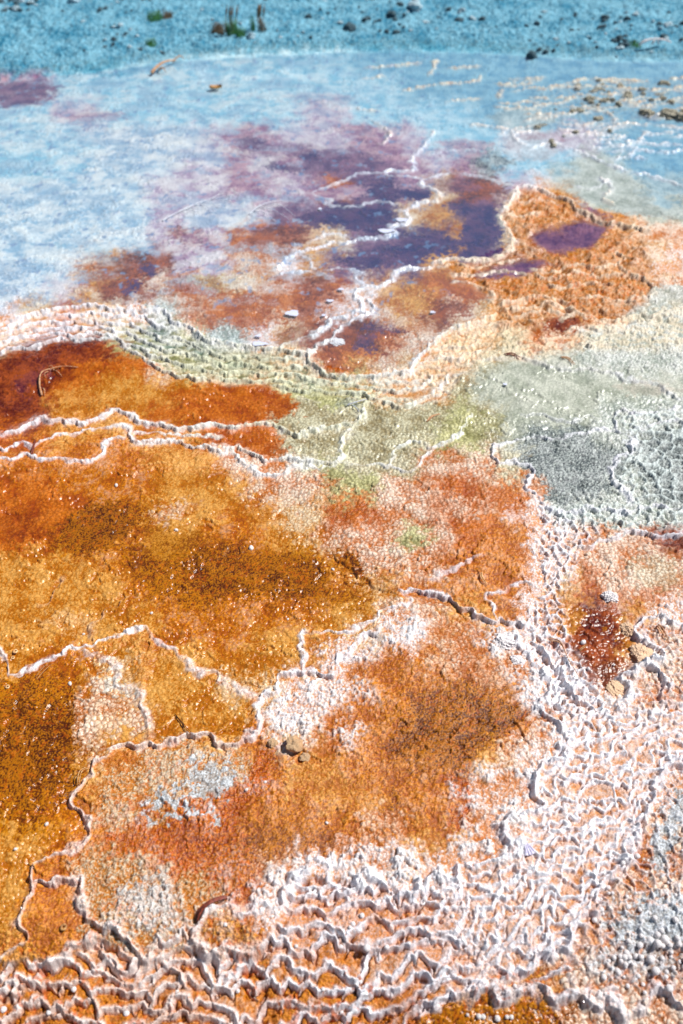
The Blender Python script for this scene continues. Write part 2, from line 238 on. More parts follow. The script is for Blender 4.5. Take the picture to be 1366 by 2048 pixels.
RIMS = """A 0,870 33,861 66,846 81,834 99,842 132,841 158,847 178,842 204,833 224,821 250,824 267,834 280,842 303,849 329,849 352,859 379,857 405,852 428,849 450,852 470,856 499,849 539,846 552,852 568,861 592,867 621,864 641,856 664,854 687,849 707,846 723,836 727,816 737,800
B -20,897 0,895 16,900 40,882 66,892 82,882 109,872 132,866 155,867 178,857 204,856 231,852 250,849
B -20,917 0,917 26,917 49,908 72,915 86,920 115,915 142,920 171,922 198,917 211,905 207,885 224,879 250,875
A 231,852 254,852 260,872 273,882 293,885 313,880 333,884 349,879 372,889 395,895 415,892 428,898 450,905 460,898 476,889 489,900 506,908 526,920 549,917 572,913 595,920 621,923 648,926 674,920 684,905 682,882 694,862 700,856
B 262,862 300,864 340,866 380,870 420,870 445,872
A 450,892 470,905 486,925 509,931 506,941 526,948 552,949 572,946 582,933 605,928 634,933 661,931 680,921
C 680,921 707,926 730,928 756,925 779,928 786,908 799,892 822,882 845,885 862,895 881,889 900,879 920,866 933,846 943,826
C 779,928 805,940 830,937 845,920 862,900
C 1045,879 1065,872 1088,872 1098,877 1124,875 1140,867 1173,864 1190,856 1216,859 1233,862 1249,869 1272,875
B 1045,879 1005,885 989,899 989,915 1002,926 1025,923 1045,928 1065,935 1068,948 1055,961 1051,978 1075,994 1090,1012
B 1078,1013 1098,1020 1131,1021 1160,1023 1180,1015 1196,1023 1216,1020 1239,1026 1272,1020 1305,1010 1328,1015 1366,1020
B 1272,879 1259,892 1262,908 1233,918 1224,941 1229,964 1246,981 1262,997 1262,1010
C 1236,820 1262,826 1285,829 1315,824 1366,815
L 0,655 33,640 66,627 109,624 148,627 184,622 214,627 250,627 287,627 300,640 330,655
L -20,672 0,665 36,655 79,642 122,642 165,638 198,642 231,645 263,645 280,655 310,668 335,680 370,684 400,694
L 43,665 82,655 125,651 165,653 198,648 231,661 250,658 270,672 300,684 330,696 370,702 410,712
L -20,690 0,684 33,671 76,665 112,661 148,668 184,661 227,668 244,684 283,691 296,704 330,715 370,728 420,738
L -20,706 0,700 26,691 60,694 109,675 145,675 184,675 227,671 250,690 290,712 320,735 370,750 430,757
L 340,668 372,678 400,690 450,711 483,707 516,711 559,714 582,711 600,716
L 380,705 410,716 450,727 483,724 509,727 549,730 582,730 608,730 625,740
L 390,730 450,744 490,737 516,744 559,744 592,747 620,755 640,758
L 430,750 450,754 493,757 526,760 559,754 575,760 600,768
L 540,766 565,773 605,780 634,777 674,780 713,783 760,795
L 628,760 661,763 694,763 730,768 760,775
L 740,757 763,763 799,757 822,763 840,756
L 746,773 779,780 812,773 845,768 870,745
L 760,796 799,810 829,803 855,790 885,765 900,745
l 1058,533 1100,540 1150,528 1200,535 1240,520
l 1065,548 1110,556 1160,545 1215,550 1250,540
l 1090,565 1130,572 1180,562 1225,568
l 1000,608 1040,600 1080,590 1110,595 1145,605
l 1010,620 1050,612 1090,606 1130,612 1150,622
l 1020,632 1060,624 1100,620 1140,628
l 1240,545 1280,555 1305,575 1295,600
l 870,532 910,527 950,533 990,524 1030,518
l 1160,600 1200,592 1250,600 1290,590
l 1225,500 1250,512 1235,528 1260,540
l 900,545 950,548 1000,540 1060,548
l 1020,395 1050,402 1085,396 1120,404
l 1010,425 1045,432 1080,425
l 860,700 890,690 930,692 960,680
l 840,722 880,712 915,716 950,700 990,690
l 1130,660 1170,652 1210,664 1250,655
l 1100,690 1140,684 1190,692 1230,684
l 1180,630 1230,640 1280,628 1330,640
C 1236,820 1229,839 1233,862
C 1262,852 1285,856 1312,846 1366,839
t 959,717 1042,714 1084,727 1131,737 1180,737 1229,747 1262,760 1312,767 1341,787 1366,800
t 1045,829 1084,826 1117,839 1150,839 1173,829 1196,836
I 850,1160 900,1143 920,1132 940,1122 966,1110
F 799,1178 822,1178 852,1183 875,1184 891,1194 900,1198 916,1214 940,1219 956,1231 979,1242 999,1239 1015,1242 1038,1249 1058,1240 1061,1224
C 989,1237 992,1217 976,1204 979,1188 1009,1181 1032,1168 1058,1166 1078,1178
D 1025,1254 1035,1273 1038,1290 1058,1303 1071,1323 1091,1349 1104,1362 1098,1379 1094,1399 1078,1408 1088,1425 1111,1441 1127,1451 1134,1474 1134,1494 1131,1520 1084,1523 1078,1543 1068,1566 1070,1589 1084,1602 1070,1620 1045,1625 1032,1632 1002,1645 1005,1661 1022,1684 1042,1694 1020,1712 999,1717 966,1727 920,1731 907,1760 872,1750 849,1763 832,1790 809,1790 789,1780 766,1763 740,1750 723,1754 713,1773 687,1773 664,1763 654,1740 644,1717 628,1724 605,1744 569,1780 572,1806 555,1819 529,1813 503,1819 483,1826 463,1816
D 463,1816 428,1816 405,1833 389,1862 392,1885 408,1908 425,1913
Q 392,1885 408,1908 425,1913 460,1902 483,1912 506,1905 530,1895
E 214,1507 188,1523 184,1549 158,1572 148,1586 145,1612 171,1632 181,1655 168,1681 152,1701 132,1701 99,1714 72,1727 63,1754 63,1780 49,1813 33,1839 49,1859 49,1885 20,1905 -20,1925
F 214,1507 227,1494 250,1483 270,1491 296,1486 310,1494 329,1484 356,1478 382,1471 405,1468 422,1468 438,1484 450,1494 466,1491 490,1481 503,1464 516,1455 519,1431 513,1408 522,1395 539,1384 555,1372 555,1349 582,1344 601,1338 618,1343 634,1338 651,1351 671,1346 680,1333 674,1319 694,1303 710,1290 720,1273 746,1267 760,1260
C 601,1338 612,1318 604,1300 600,1285 608,1263 634,1265 661,1260 687,1265 710,1257 730,1245 751,1240 760,1224 783,1211 812,1209 822,1201 816,1188 799,1178
H -20,1290 0,1306 13,1329 20,1352
H 20,1352 49,1339 76,1329 102,1316 132,1300 155,1293 184,1287 211,1277 250,1268 267,1257 293,1257
I 293,1257 306,1273 329,1290 356,1306 375,1326 392,1343 422,1343 441,1356 466,1372 490,1382 513,1399
I 161,1300 198,1313 227,1323 240,1343 231,1362 250,1375 273,1379 280,1405 296,1431 300,1461 301,1487
J 280,1194 244,1198 234,1207 204,1214 204,1231 181,1250 184,1283
J 125,1151 109,1181 81,1211
N 132,1125 69,1077 0,1015
N 661,1102 681,1119 720,1148 753,1168 799,1191
N 862,1059 819,1040 756,1010
K 66,1773 92,1763 115,1763 138,1755 161,1759 158,1780 165,1806 171,1833 194,1849 207,1857 231,1852 247,1869 263,1892 286,1912 306,1899 319,1875 343,1884 356,1862 366,1859 379,1882
Q -20,2004 0,1994 33,1974 66,1954 92,1925 112,1925 132,1908 155,1892 184,1875 198,1882 204,1905 227,1921 247,1931 280,1925 310,1918 345,1935 362,1958 380,1975
Q 839,2024 900,1994 920,1991 966,1974 992,1974 995,1997 1025,1994 1068,1974 1098,1987 1124,1994 1170,1984 1177,2004 1196,2014 1213,1987 1229,2010 1249,2034 1272,2030 1295,2007 1305,1984 1325,1981 1345,2004 1380,2020
K 1065,1968 1084,1954 1111,1938 1137,1938 1144,1964
Q 1015,1955 1051,1938 1084,1902 1134,1895 1150,1836 1196,1813 1200,1763 1229,1740 1262,1711 1269,1665 1302,1609 1322,1543 1366,1520
O 1380,1262 1350,1250 1325,1237 1295,1240 1269,1250 1266,1260 1279,1273 1305,1296 1325,1300 1325,1319 1289,1323 1279,1336 1252,1343 1247,1362 1266,1379 1259,1395 1243,1408
K 1289,1325 1310,1335 1328,1356 1341,1375 1325,1385 1325,1405
C 1216,1425 1196,1402 1170,1369 1144,1336 1127,1303 1114,1273 1098,1265
K 1060,1290 1085,1300 1100,1325 1120,1345 1140,1375 1165,1400
K 1154,1092 1183,1092 1229,1076 1249,1063 1272,1063 1312,1071 1366,1069
S 555,540 572,517 582,510 608,500 634,494 661,485 694,484 720,477 756,474 789,467 783,451 809,448 819,434 806,421 829,411 839,403 872,401 881,388 865,377 839,369 845,359 819,352 773,349 779,339 812,341 829,336 825,316 850,290 870,262
s 621,385 641,377 674,365 704,352 713,346 746,344 766,346
s 621,385 648,395 664,398 654,405 681,413 720,410 753,402 779,405 812,410
s 618,484 634,477 654,467 674,466 700,474
s 608,510 621,520 628,540 654,537 694,537 723,543 707,553 723,563 737,571
S 737,571 760,570 783,560 789,546 806,537 845,535 865,533 875,523 900,517 960,520 1000,512 1018,500 1026,479 1016,458 999,434 1009,417 1030,390 1036,370 1071,376
s 555,546 588,543 628,541 654,550 667,558
S 737,571 713,579 707,592 723,602 723,615 687,632 664,635 654,652 634,665 608,675 575,684 559,698
S 753,589 737,599 750,619 733,628 700,642 681,652 664,675 634,691 611,711
A -20,650 0,645 49,632 99,619 142,612 178,609 231,619 296,619 329,622 349,645 382,655 408,678 450,684 499,694 539,698 575,700 611,711 638,737 661,750 694,754 733,754 756,754 793,744 819,744 832,717 858,694 878,675 900,658 933,648 966,638 992,622
s 900,563 933,564 959,571 979,582 989,599
Q 1071,376 1105,390 1139,400 1152,417 1183,431 1214,445 1241,448 1300,462
s 845,359 900,345 960,352 1010,365 1036,370
s 1120,640 1150,625 1200,640 1240,650
f 733,135 783,131 838,125;f 858,150 868,132 875,118;f 728,157 768,150;f 808,182 848,172 898,167 948,162 963,150;f 898,135 958,132;f 993,170 1038,172;f 1043,162 1083,157
f 898,202 958,197;f 1073,180 1113,175 1153,162 1188,157 1240,160 1300,162;f 1003,178 996,196;f 1020,258 1033,280 1050,290;f 1043,220 1083,210 1123,205 1150,192;f 1093,227 1138,227;f 933,247 993,255 1020,262
f 1283,230 1313,235 1366,235;f 1210,200 1260,205 1320,200 1366,205;f 1150,215 1200,222 1230,238 1210,262;f 1180,245 1150,262 1120,258;f 1290,262 1270,300 1258,312;f 1230,180 1280,178 1366,182
f 1060,300 1100,285 1150,300 1200,320 1260,345;f 1260,345 1300,350 1366,372;f 1200,355 1225,375 1205,395 1235,410;s 1150,370 1180,378 1215,360;f 700,215 760,222;f 745,240 780,265 765,290;s 860,310 900,300 960,300"""
w2 = 0.0045; 
XW = X + .0085 * perlin(X * 40, Y * 40, 3) + .0012 * perlin(X * 120, Y * 120, 4)
YW = Y + .0095 * perlin(X * 40 + 40, Y * 40, 5) + .0012 * perlin(X * 120 + 70, Y * 120, 6)
lf1, lf2, _ = worley(X * 48 + 3, Y * 48, 91)          # scallops of the ledges
YW = YW - .008 * (lf1 - .4)
LIP = np.zeros(X.shape, F32); LIPC = np.zeros(X.shape, F32); DROP = np.zeros(X.shape, F32); POPX = np.zeros(X.shape, F32)
lipn = (.75 + .55 * perlin(X * 70, Y * 70, 9)).astype(F32)
_r = random.Random(12)
for _ in range(64):                                     # lacy broken rims of the far shallows
    u0_ = _r.uniform(985, 1350); v0_ = _r.uniform(158, 330)
    if v0_ > 180 + (u0_ - 900) * .45: v0_ -= 60
    n_ = _r.randint(3, 6); p_ = []
    for _q in range(n_):
        p_.append('%.0f,%.0f' % (u0_, v0_)); u0_ += _r.uniform(12, 26); v0_ += _r.uniform(-6, 4)
    RIMS += '\nf ' + ' '.join(p_)
for line in RIMS.replace('\n', ';').split(';'):
    q = line.split(); k = q[0]; pts = [tuple(float(a) for a in p.split(',')) for p in q[1:]]
    lh, lw, dr, dl, wh = RK[k]; lh, lw, dr, dl = lh * .001, lw * .001, dr * .001, dl * .001
    far = np.mean([p[1] for p in pts])
    cp = [pts[0]] + pts + [pts[-1]]; sp = []
    for i in range(1, len(cp) - 2):
        for kk in range(3):
            t = kk / 3.0; a_, b_, c_, d_ = [np.array(cp[i + m_]) for m_ in (-1, 0, 1, 2)]
            sp.append(tuple(.5 * (2 * b_ + (c_ - a_) * t + (2 * a_ - 5 * b_ + 4 * c_ - d_) * t * t + (3 * b_ - a_ - 3 * c_ + d_) * t ** 3)))
    pts = sp + [pts[-1]]
    if far < 640: lw *= 1.25
    pu = [p[0] for p in pts]; pv = [p[1] for p in pts]
    wx, wy, _z = pix2w(pu, pv)
    rad = max(dl * 2.0, lw * 3.0) + .02
    pm = FPX / math.hypot(np.mean(wy), CAM_H)
    pad = rad * pm * 1.25 + 8
    j0, j1 = np.searchsorted(vs, [min(pv) - pad, max(pv) + pad]); i0, i1 = np.searchsorted(us, [min(pu) - pad, max(pu) + pad])
    xs = XW[j0:j1, i0:i1]; ys = YW[j0:j1, i0:i1]
    D = np.full(xs.shape, 9.0); P = np.zeros(xs.shape); S = np.zeros(xs.shape); acc = 0.0
    for i in range(len(pts) - 1):
        ax, ay, bx, by = wx[i], wy[i], wx[i + 1], wy[i + 1]
        dx, dy = bx - ax, by - ay; L = math.hypot(dx, dy) + 1e-9
        t = np.clip(((xs - ax) * dx + (ys - ay) * dy) / (L * L), 0, 1)
        d = np.hypot(xs - ax - t * dx, ys - ay - t * dy)
        pr = -((dx) * (ys - ay) - dy * (xs - ax)) / L
        m = (d < D - 1e-7) | ((d < D + 1e-6) & (np.abs(pr) > np.abs(P)))
        D = np.where(m, d, D); P = np.where(m, pr, P); S = np.where(m, acc + t * L, S); acc += L
    e = np.clip(np.minimum(S, acc - S) / .02 + .15, 0, 1)
    gap = np.clip(1.1 + 1.5 * perlin(xs * 25, ys * 25, 77), .3, 1) if k in 'fsCSI' else np.clip(1.15 + .9 * perlin(xs * 18, ys * 18, 78), .45, 1)
    ln = lipn[j0:j1, i0:i1]
    lw = lw * np.clip(1 + .9 * perlin(xs * 17, ys * 17, 83) + .4 * perlin(xs * 45, ys * 45, 84), .45, 1.8)
    lip = lh * np.exp(-(D / lw) ** 2) * ln * (.5 + .5 * e) * gap
    low = P > 0
    dd = np.where(low, -dr * np.clip(D / lw, 0, 1) * np.exp(-np.maximum(D - lw, 0) / dl) * e, 0)
    sl = (slice(j0, j1), slice(i0, i1))
    LIP[sl] = np.maximum(LIP[sl], lip); DROP[sl] = np.minimum(DROP[sl], dd)
    LIPC[sl] = np.maximum(LIPC[sl], wh * np.exp(-(D / (lw * 1.35)) ** 4) * np.clip(ln * 1.3, .3, 1) * (.4 + .6 * e) * gap)
    if k in 'DAOS': POPX[sl] = np.maximum(POPX[sl], np.exp(-(D / (.035 if k == 'D' else .015)) ** 2))
print('rims', time.time() - T0)

# ------------------------------------------------------------------ terracette zones
def P(s): return [tuple(float(a) for a in p.split(',')) for p in s.split()]
Z_front = polymask(P("-40,1930 110,1915 200,1880 290,1925 380,1885 405,1915 510,1915 560,1830 600,1760 740,1760 830,1800 870,1765 1010,1730 1040,1710 1070,1600 1085,1530 1140,1480 1100,1410 1110,1290 1230,1425 1400,1400 1400,1520 1322,1543 1302,1609 1262,1711 1196,1813 1134,1895 1051,1938 1015,1955 920,1991 839,2024 800,2100 -40,2100"), 6)
Z_net = polymask(P("1078,1010 1160,1030 1200,1060 1160,1100 1120,1200 1140,1280 1225,1425 1110,1445 1060,1300 1060,1240 1085,1180 1075,1100"), 8)
Z_net2 = np.maximum(polymask(P("1236,825 1400,815 1400,1010 1260,1010 1225,960 1265,880"), 8), polymask(P("1100,1015 1400,1005 1400,1060 1240,1060 1100,1050"), 8))
Z_mid = polymask(P("-40,650 49,634 142,615 231,621 329,624 382,658 450,688 539,700 611,715 661,752 733,756 819,746 858,696 900,662 992,625 1010,650 930,740 890,795 830,812 760,802 680,788 600,787 540,768 450,768 400,758 330,738 270,703 220,668 120,680 50,694 -40,706"), 5)
Z_och = polymask(P("1000,434 1036,370 1110,390 1152,417 1240,447 1290,480 1300,540 1290,600 1230,640 1150,640 1120,660 1000,650 985,600 900,565 870,540 1000,515 1030,485"), 8)
Z_cream = polymask(P("820,750 900,660 1000,640 1130,640 1200,640 1366,600 1400,640 1366,700 1150,700 1080,720 1000,712 930,745 900,790"), 10)
Z_far = polymask(P("1060,190 1180,155 1400,160 1400,245 1290,240 1220,290 1120,270 1060,250"), 8)
Z_crust = np.maximum(polymask(P("1270,1240 1400,1240 1400,1420 1240,1420 1250,1345 1285,1325"), 8), polymask(P("1200,1780 1300,1560 1400,1500 1400,2000 1200,1960 1120,1920"), 8))
wat = [
 "-40,168 60,158 200,143 330,125 520,112 700,104 900,104 1050,112 1200,122 1400,125 1400,445 1240,430 1110,380 1030,368 1003,430 1022,488 960,515 880,522 990,600 960,632 880,676 820,738 700,746 640,728 610,700 450,686 380,652 330,618 180,605 -40,640",
 "-40,706 50,690 150,672 225,670 330,742 450,772 600,792 725,806 718,835 600,862 540,843 350,852 230,818 90,832 -40,866",
 "1000,715 1090,728 1230,748 1340,790 1400,815 1240,818 1230,858 1100,872 1000,885 930,880 890,880 940,825 760,930 690,915 700,860 740,815 890,800 930,745",
 "-40,930 450,945 600,980 700,1105 799,1188 755,1238 700,1262 608,1265 600,1335 555,1345 550,1375 513,1398 400,1340 290,1255 20,1350 -40,1310",
 "-40,1380 180,1292 260,1290 300,1480 222,1492 184,1520 146,1590 178,1655 62,1730 40,1830 -40,1900",
 "310,1300 500,1400 510,1450 465,1488 405,1466 305,1484 285,1400",
 "1058,470 1110,445 1160,438 1222,448 1205,475 1170,505 1130,512 1085,500",
 "925,552 1000,530 1040,516 1105,518 1060,545 1010,562",
 "1060,645 1130,628 1185,632 1130,668 1070,672",
 "1125,1210 1250,1215 1270,1300 1245,1400 1215,1420 1140,1300",
 "845,2030 990,1995 1170,2000 1240,2110 845,2110",
 "265,868 330,860 440,864 500,905 560,912 680,900 690,862 620,872 560,866"]
WM = np.zeros(LGU.shape, F32)
for w in wat: WM = np.maximum(WM, polymask(P(w), 8))
Z_pop = .62 * polymask(P("520,1400 560,1350 690,1320 740,1270 830,1210 870,1260 800,1290 720,1340 760,1430 700,1500 560,1500"), 14)
Z_pop = np.maximum(Z_pop, .85 * polymask(P("900,1560 960,1530 1075,1540 1060,1620 1000,1640 1010,1700 900,1730 840,1780 740,1740 640,1700 560,1770 520,1800 450,1800 560,1720 700,1680 860,1700 930,1660"), 14))
Z_pop = np.maximum(Z_pop, .7 * polymask(P("960,1240 1030,1260 1050,1310 1090,1370 1080,1400 1120,1460 1130,1520 1080,1480 1050,1400 1000,1330 930,1270"), 12))
Z_pop = np.maximum(Z_pop, .7 * polymask(P("180,1790 300,1760 420,1800 380,1850 300,1890 260,1880 190,1840"), 14))
MS = np.stack([Z_front, Z_net, Z_net2, Z_mid, Z_och, Z_cream, Z_far, Z_crust, WM, Z_pop], -1)
M = lookup(MS, (U + ppm * (.010 * wn1 + .008 * wn3)) / 4, (V + ppm * fsh * (.010 * wn2 + .008 * wn4)) / 4)
zf, zn, zn2, zm, zo, zc, zfar, zcr, wm, zp = [M[..., i] for i in range(10)]
wmE = lookup(WM, U / 4, V / 4)
print('zones', time.time() - T0)

# derivatives in plan
Xc = np.gradient(X, axis=1); Xr = np.gradient(X, axis=0); Yr = np.gradient(Y, axis=0); Yc = np.gradient(Y, axis=1)
det = Xc * Yr - Xr * Yc
def gmag(f):
    fc = np.gradient(f, axis=1); fr = np.gradient(f, axis=0)
    gx = (fc * Yr - fr * Yc) / det; gy = (fr * Xc - fc * Xr) / det
    return np.sqrt(gx * gx + gy * gy)
def terr(s, spacing, lobe, amp, lipmm, lw, drop, seed, under=.35):
    """stack of scalloped ledges; s grows downhill (m). returns height, lip mask"""
    a1, a2, _ = worley(X / lobe + seed, Y / lobe * .7 - seed, seed)
    b1, b2, _ = worley(X / (lobe * .42) + seed, Y / (lobe * .42), seed + 5)
    f = s / spacing + amp * a1 * a1 * 2.6 + amp * .45 * b1 * b1 + .30 * amp * fbm(X / lobe * .5, Y / lobe * .5, 3, seed + 9) * 1.4
    g = np.maximum(gmag(f), 6.0)
    fl = np.floor(f); t = f - fl
    up = (1 - t) / g; dn = t / g
    w = lw * .001
    nz = .8 + .5 * perlin(X * 60, Y * 60, seed + 2)
    lip = np.exp(-(up / w) ** 2); lip2 = np.exp(-(dn / (w * .35)) ** 2)
    lips = np.maximum(lip, lip2 * .9)
    D = drop * .001
    h = D * ((t - .5) * .75 - sst(0, 1, dn / .0035) * 0 + .75 * (1 - sst(0, 1, dn / .004)) * .8) + lipmm * .001 * lips * nz - D * under * np.exp(-((dn - w * .8) / (w * .9)) ** 2) * (dn > w * .25)
    mask = np.maximum(np.exp(-(up / (w * 1.9)) ** 3), np.exp(-(dn / (w * 1.5)) ** 4) * .85)
    return h.astype(F32), np.clip(mask * (.55 + .6 * nz), 0, 1).astype(F32)
def tiers(zone, sfn, cfn, sp, lobe, amp, lipmm, lw, drop, seed, under=.8, wob=.5, ragged=1.0, fl=.008):
    """tier upon tier of scalloped shelves, each tier with lobes of its own; returns height and lip mask"""
    H_ = np.zeros(X.shape, F32); Mk = np.zeros(X.shape, F32)
    rws = np.where((zone > .01).any(axis=1))[0]; cls = np.where((zone > .01).any(axis=0))[0]
    sl = (slice(rws[0], rws[-1] + 1), slice(cls[0], cls[-1] + 1)); x = X[sl]; y = Y[sl]
    zz = zone[sl] > .005
    wa = fbm(x * 22, y * 22, 3, seed); wb = fbm(x * 22 + 9, y * 22, 3, seed + 1); wc = perlin(x * 90, y * 90, seed + 2)
    s_ = sfn(x, y) + sp * wob * wa * 2.0 + .0022 * ragged * wc + sp * .9 * perlin(x * 7, y * 7, seed + 4)
    c_ = cfn(x, y) + .018 * wb + .0018 * ragged * perlin(x * 100, y * 100, seed + 3)
    k0 = int(np.floor(s_[zz].min() / sp)) - 2; k1 = int(np.ceil(s_[zz].max() / sp)) + 1
    w = lw * .001; D = drop * .001; h = np.zeros(x.shape, F32); mk_ = np.zeros(x.shape, F32); lipz = np.zeros(x.shape, F32); cnt = np.zeros(x.shape, F32); tr_ = np.zeros(x.shape, F32)
    det_ = det[sl]; xc, xr, yr, yc = Xc[sl], Xr[sl], Yr[sl], Yc[sl]
    nzl = .8 + .6 * perlin(x * 50, y * 50, seed + 6)
    for k in range(k0, k1):
        a1, _a, ai = worley(c_ / (lobe * (.75 + .5 * ((k * 37) % 11) / 10)) + k * 5.37, np.full(x.shape, k * 3.71) + y * 2.0, seed + 11 + (k % 7), .95)
        b = sp * (k + amp * (a1 * a1 * 1.9 - .45))
        g = s_ + 0 * b - b
        fc_ = np.gradient(g, axis=1); fr_ = np.gradient(g, axis=0)
        gm = np.hypot((fc_ * yr - fr_ * yc) / det_, (fr_ * xc - fc_ * xr) / det_)
        d = (g / np.maximum(gm, .6)).astype(F32)
        st = sst(-.0005, fl, d); cnt += st
        fade = np.clip(.95 + 1.3 * perlin(x * 12 + k * 1.7, y * 12, seed + 20 + k % 5), .5, 1)
        lp = np.exp(-(np.where(d < 0, d, d * .85) / w) ** 2) * nzl * (.4 + .6 * fade)
        lipz = np.maximum(lipz, lp)
        tr_ = np.maximum(tr_, np.exp(-((d - fl - .0012) / (.0021 * fl / .008)) ** 2) * fade)
        mk_ = np.maximum(mk_ * (1 - .0 * st), np.where(d < 0, np.exp(-(d / (w * 2.0)) ** 2), np.exp(-(d / (fl * .95)) ** 4) * .95) * (.45 + .75 * fade))
    h = lipmm * .001 * lipz - under * D * .8 * tr_ * (1 - np.clip(lipz, 0, 1)) - D * (cnt - (s_ / sp - k0 - .5))
    H_[sl] = np.where(zz, h, 0); Mk[sl] = np.where(zz, np.clip(mk_ * (.6 + .5 * nzl), 0, 1), 0)
    return H_, Mk
kx = sst(.12, .27, X + .5 * (Y - .6) + .05 * wn1).astype(F32)
tf_big, mf_big = tiers(zf * (kx < .98), lambda x, y: -y + .22 * x * (x > 0), lambda x, y: x, .0235, .040, .72, 4.4, 2.2, 7.5, 101, 1.5, .42, .8, .0065)
tf_sm, mf_sm = tiers(zf * (kx > .02), lambda x, y: -y * .9 + .42 * x, lambda x, y: .9 * x + .42 * y, .0165, .024, .62, 3.4, 1.9, 4.2, 131, 1.4, .8, .8, .0050)
tfh = tf_big * (1 - kx) + tf_sm * kx; mf = mf_big * (1 - kx) + mf_sm * kx
tmid, mmid = tiers(zm, lambda x, y: -y + .12 * x, lambda x, y: x, .030, .085, .55, 4, 4.0, 8, 151, 1.2, .5, .3, .0110)
toch, moch = tiers(np.maximum(zo, zc), lambda x, y: -y + .15 * x, lambda x, y: x, .042, .085, .6, 3.5, 4.0, 6, 171, 1.0, .8, .4, .0100)
# nets: closed little cells
def net(scale, seed, lipmm, lw):
    xx = X + .011 * fbm(X * 50, Y * 50, 3, seed); yy = Y + .011 * fbm(X * 50 + 5, Y * 50, 3, seed + 1)
    a1, a2, _i = worley(xx / scale, yy / scale, seed + 2)
    d = (a2 - a1) * scale
    k = np.exp(-(d / (lw * .001)) ** 2) * (.7 + .5 * perlin(X * 50, Y * 50, seed + 3))
    return (lipmm * .001 * k - .004 * sst(0, .5, a2 - a1) * .8).astype(F32), np.clip(k * 1.25, 0, 1).astype(F32)
nh, nm = net(.021, 201, 6, 4.5)
nh2, nm2 = net(.034, 221, 7, 6)
print('terraces', time.time() - T0)

# blisters, popcorn, grit
print('worley', time.time() - T0)
fd = np.clip((4.2 - DIST) / 2.0, 0.15, 1).astype(F32)
light = A[..., 0:3]; dark = A[..., 3:6]; bli, cre, gran, pop, wet = [A[..., 6 + i] for i in range(5)]
crease = np.clip((c2 - c1) / .28, 0, 1)                      # 0 in the joints
dome = np.clip(1 - (c1 / .62) ** 2, 0, 1) * crease
pdome = np.sqrt(np.clip(1 - (p1 / .62) ** 2, 0, 1)); qdome = np.sqrt(np.clip(1 - (q1 / .66) ** 2, 0, 1))
dry = 1 - wm; zo = zo * dry; zc = zc * dry; zm = zm * (1 - .6 * wm)
nozone = np.clip(1 - zf - zn - zm, 0, 1)
shq = (fbm(X * 6.5 + 3, Y * 8.5, 5, 451, .58) * 3.4 + .22 * (cid - .5) + .16 * (qid - .5)).astype(F32); shf = shq - np.floor(shq)
shw = nozone * (1 - zo) * np.clip(1.2 - .9 * zp, 0, 1) * np.clip(.55 + 2.2 * wn2, 0, 1)
shelf = (sst(0, .16, shf) - shf).astype(F32)
popw = np.clip(pop * .5 + zp * 1.1 + POPX * .45, 0, 1.2) * np.clip(.42 + 1.9 * big + 1.0 * medi + .5 * (qid - .5), 0, 1.15)
Zt = HM.astype(F32) \
   + LIP + DROP * 1.0 \
   + zf * tfh * 1.0 + zm * tmid * .35 + zo * toch * .5 + zc * toch * .5 + np.maximum(zn, zcr * .6) * nh + zn2 * nh2 * .8 + zfar * (nh2 * .3 + .006 * np.clip(wn3, 0, 1)) \
   + fd * bli * .0016 * (dome - .4) * (.45 + .9 * cid) * (1 - .6 * zf) \
   + popw * (.0030 * pdome * (.5 + pid) + .0046 * qdome * (qid ** 1.2) * 1.3) \
   + (1 - .6 * np.maximum(zm, zo)) * (gran * .0020 * fine * (1 - .55 * wm) + gran * .0020 * medi * (1 - .35 * wm)) + .0040 * big * (.35 + .65 * dry) \
   + shw * .0058 * shelf \
   - .0035 * wm * nozone + .0015 * zo * qdome * (.4 + qid) + zo * .0015 * medi + zo * .02 * big
rim_any = np.clip(LIP / .004, 0, 1)
# the far bank
SHU = [-6000, 0, 60, 200, 330, 520, 700, 900, 1050, 1200, 1366, 7000]; SHV = [175, 160, 152, 139, 121, 108, 100, 99, 107, 118, 122, 118]
shore = np.interp(U, SHU, SHV)
bankd = np.clip((shore - V + 3 * wn1 + 2.5 * wn3) / 14.0, 0, 1)
bank = (V < shore + 6)
g1, g2, gid = worley(X / .05, Y / .05, 401, 1.0)
Zt += np.where(bank, (.016 * bankd + .012 * fbm(X * 5, Y * 5, 4, 411) * bankd + .012 * bankd * np.clip(1 - g1 * 1.5, 0, 1) * (gid > .55) + .006 * bankd * medi), 0).astype(F32)
# grooves and holes that the dry crust shows
print('heights', time.time() - T0)

# ------------------------------------------------------------------ colour of the deposits, with some painted shade and tint
mot = np.clip(.60 + 1.1 * big + 1.3 * medi * (.15 + .75 * np.clip(gran, 0, 1.1)) + 2.3 * fine * np.clip(gran * 1.2 - .26, .08, 1.3) + .5 * shw * (sst(0, .1, shf) * (1.0 - shf) - .45), 0, 1)  # shelf term darkens the foot of each small step: shade painted into the mottling
cellv = (cid - .5) * .9
mot = np.clip(.52 + (mot - .52) * 1.3, 0, 1)
mix = np.clip(mot + bli * .22 * cellv - .12, 0, 1)
crm = (1 - crease) * np.clip(cre * 1.15, 0, 1) * fd * np.clip(.75 + 1.2 * medi, .2, 1)
mix = mix * (1 - .85 * crm)
mix = np.clip(mix + .25 * cre * sst(.2, .8, dome) * fd, 0, 1)
Cc = (dark + (light - dark) * mix[..., None].astype(F32)) * (1 - .5 * crm[..., None].astype(F32))
WHITE = np.array(lin((246, 246, 252)), F32); CREAM = np.array(lin((246, 226, 192)), F32); MINT = np.array(lin((226, 236, 232)), F32); SAGE = np.array(lin((226, 228, 186)), F32); BUFF = np.array(lin((240, 208, 178)), F32)
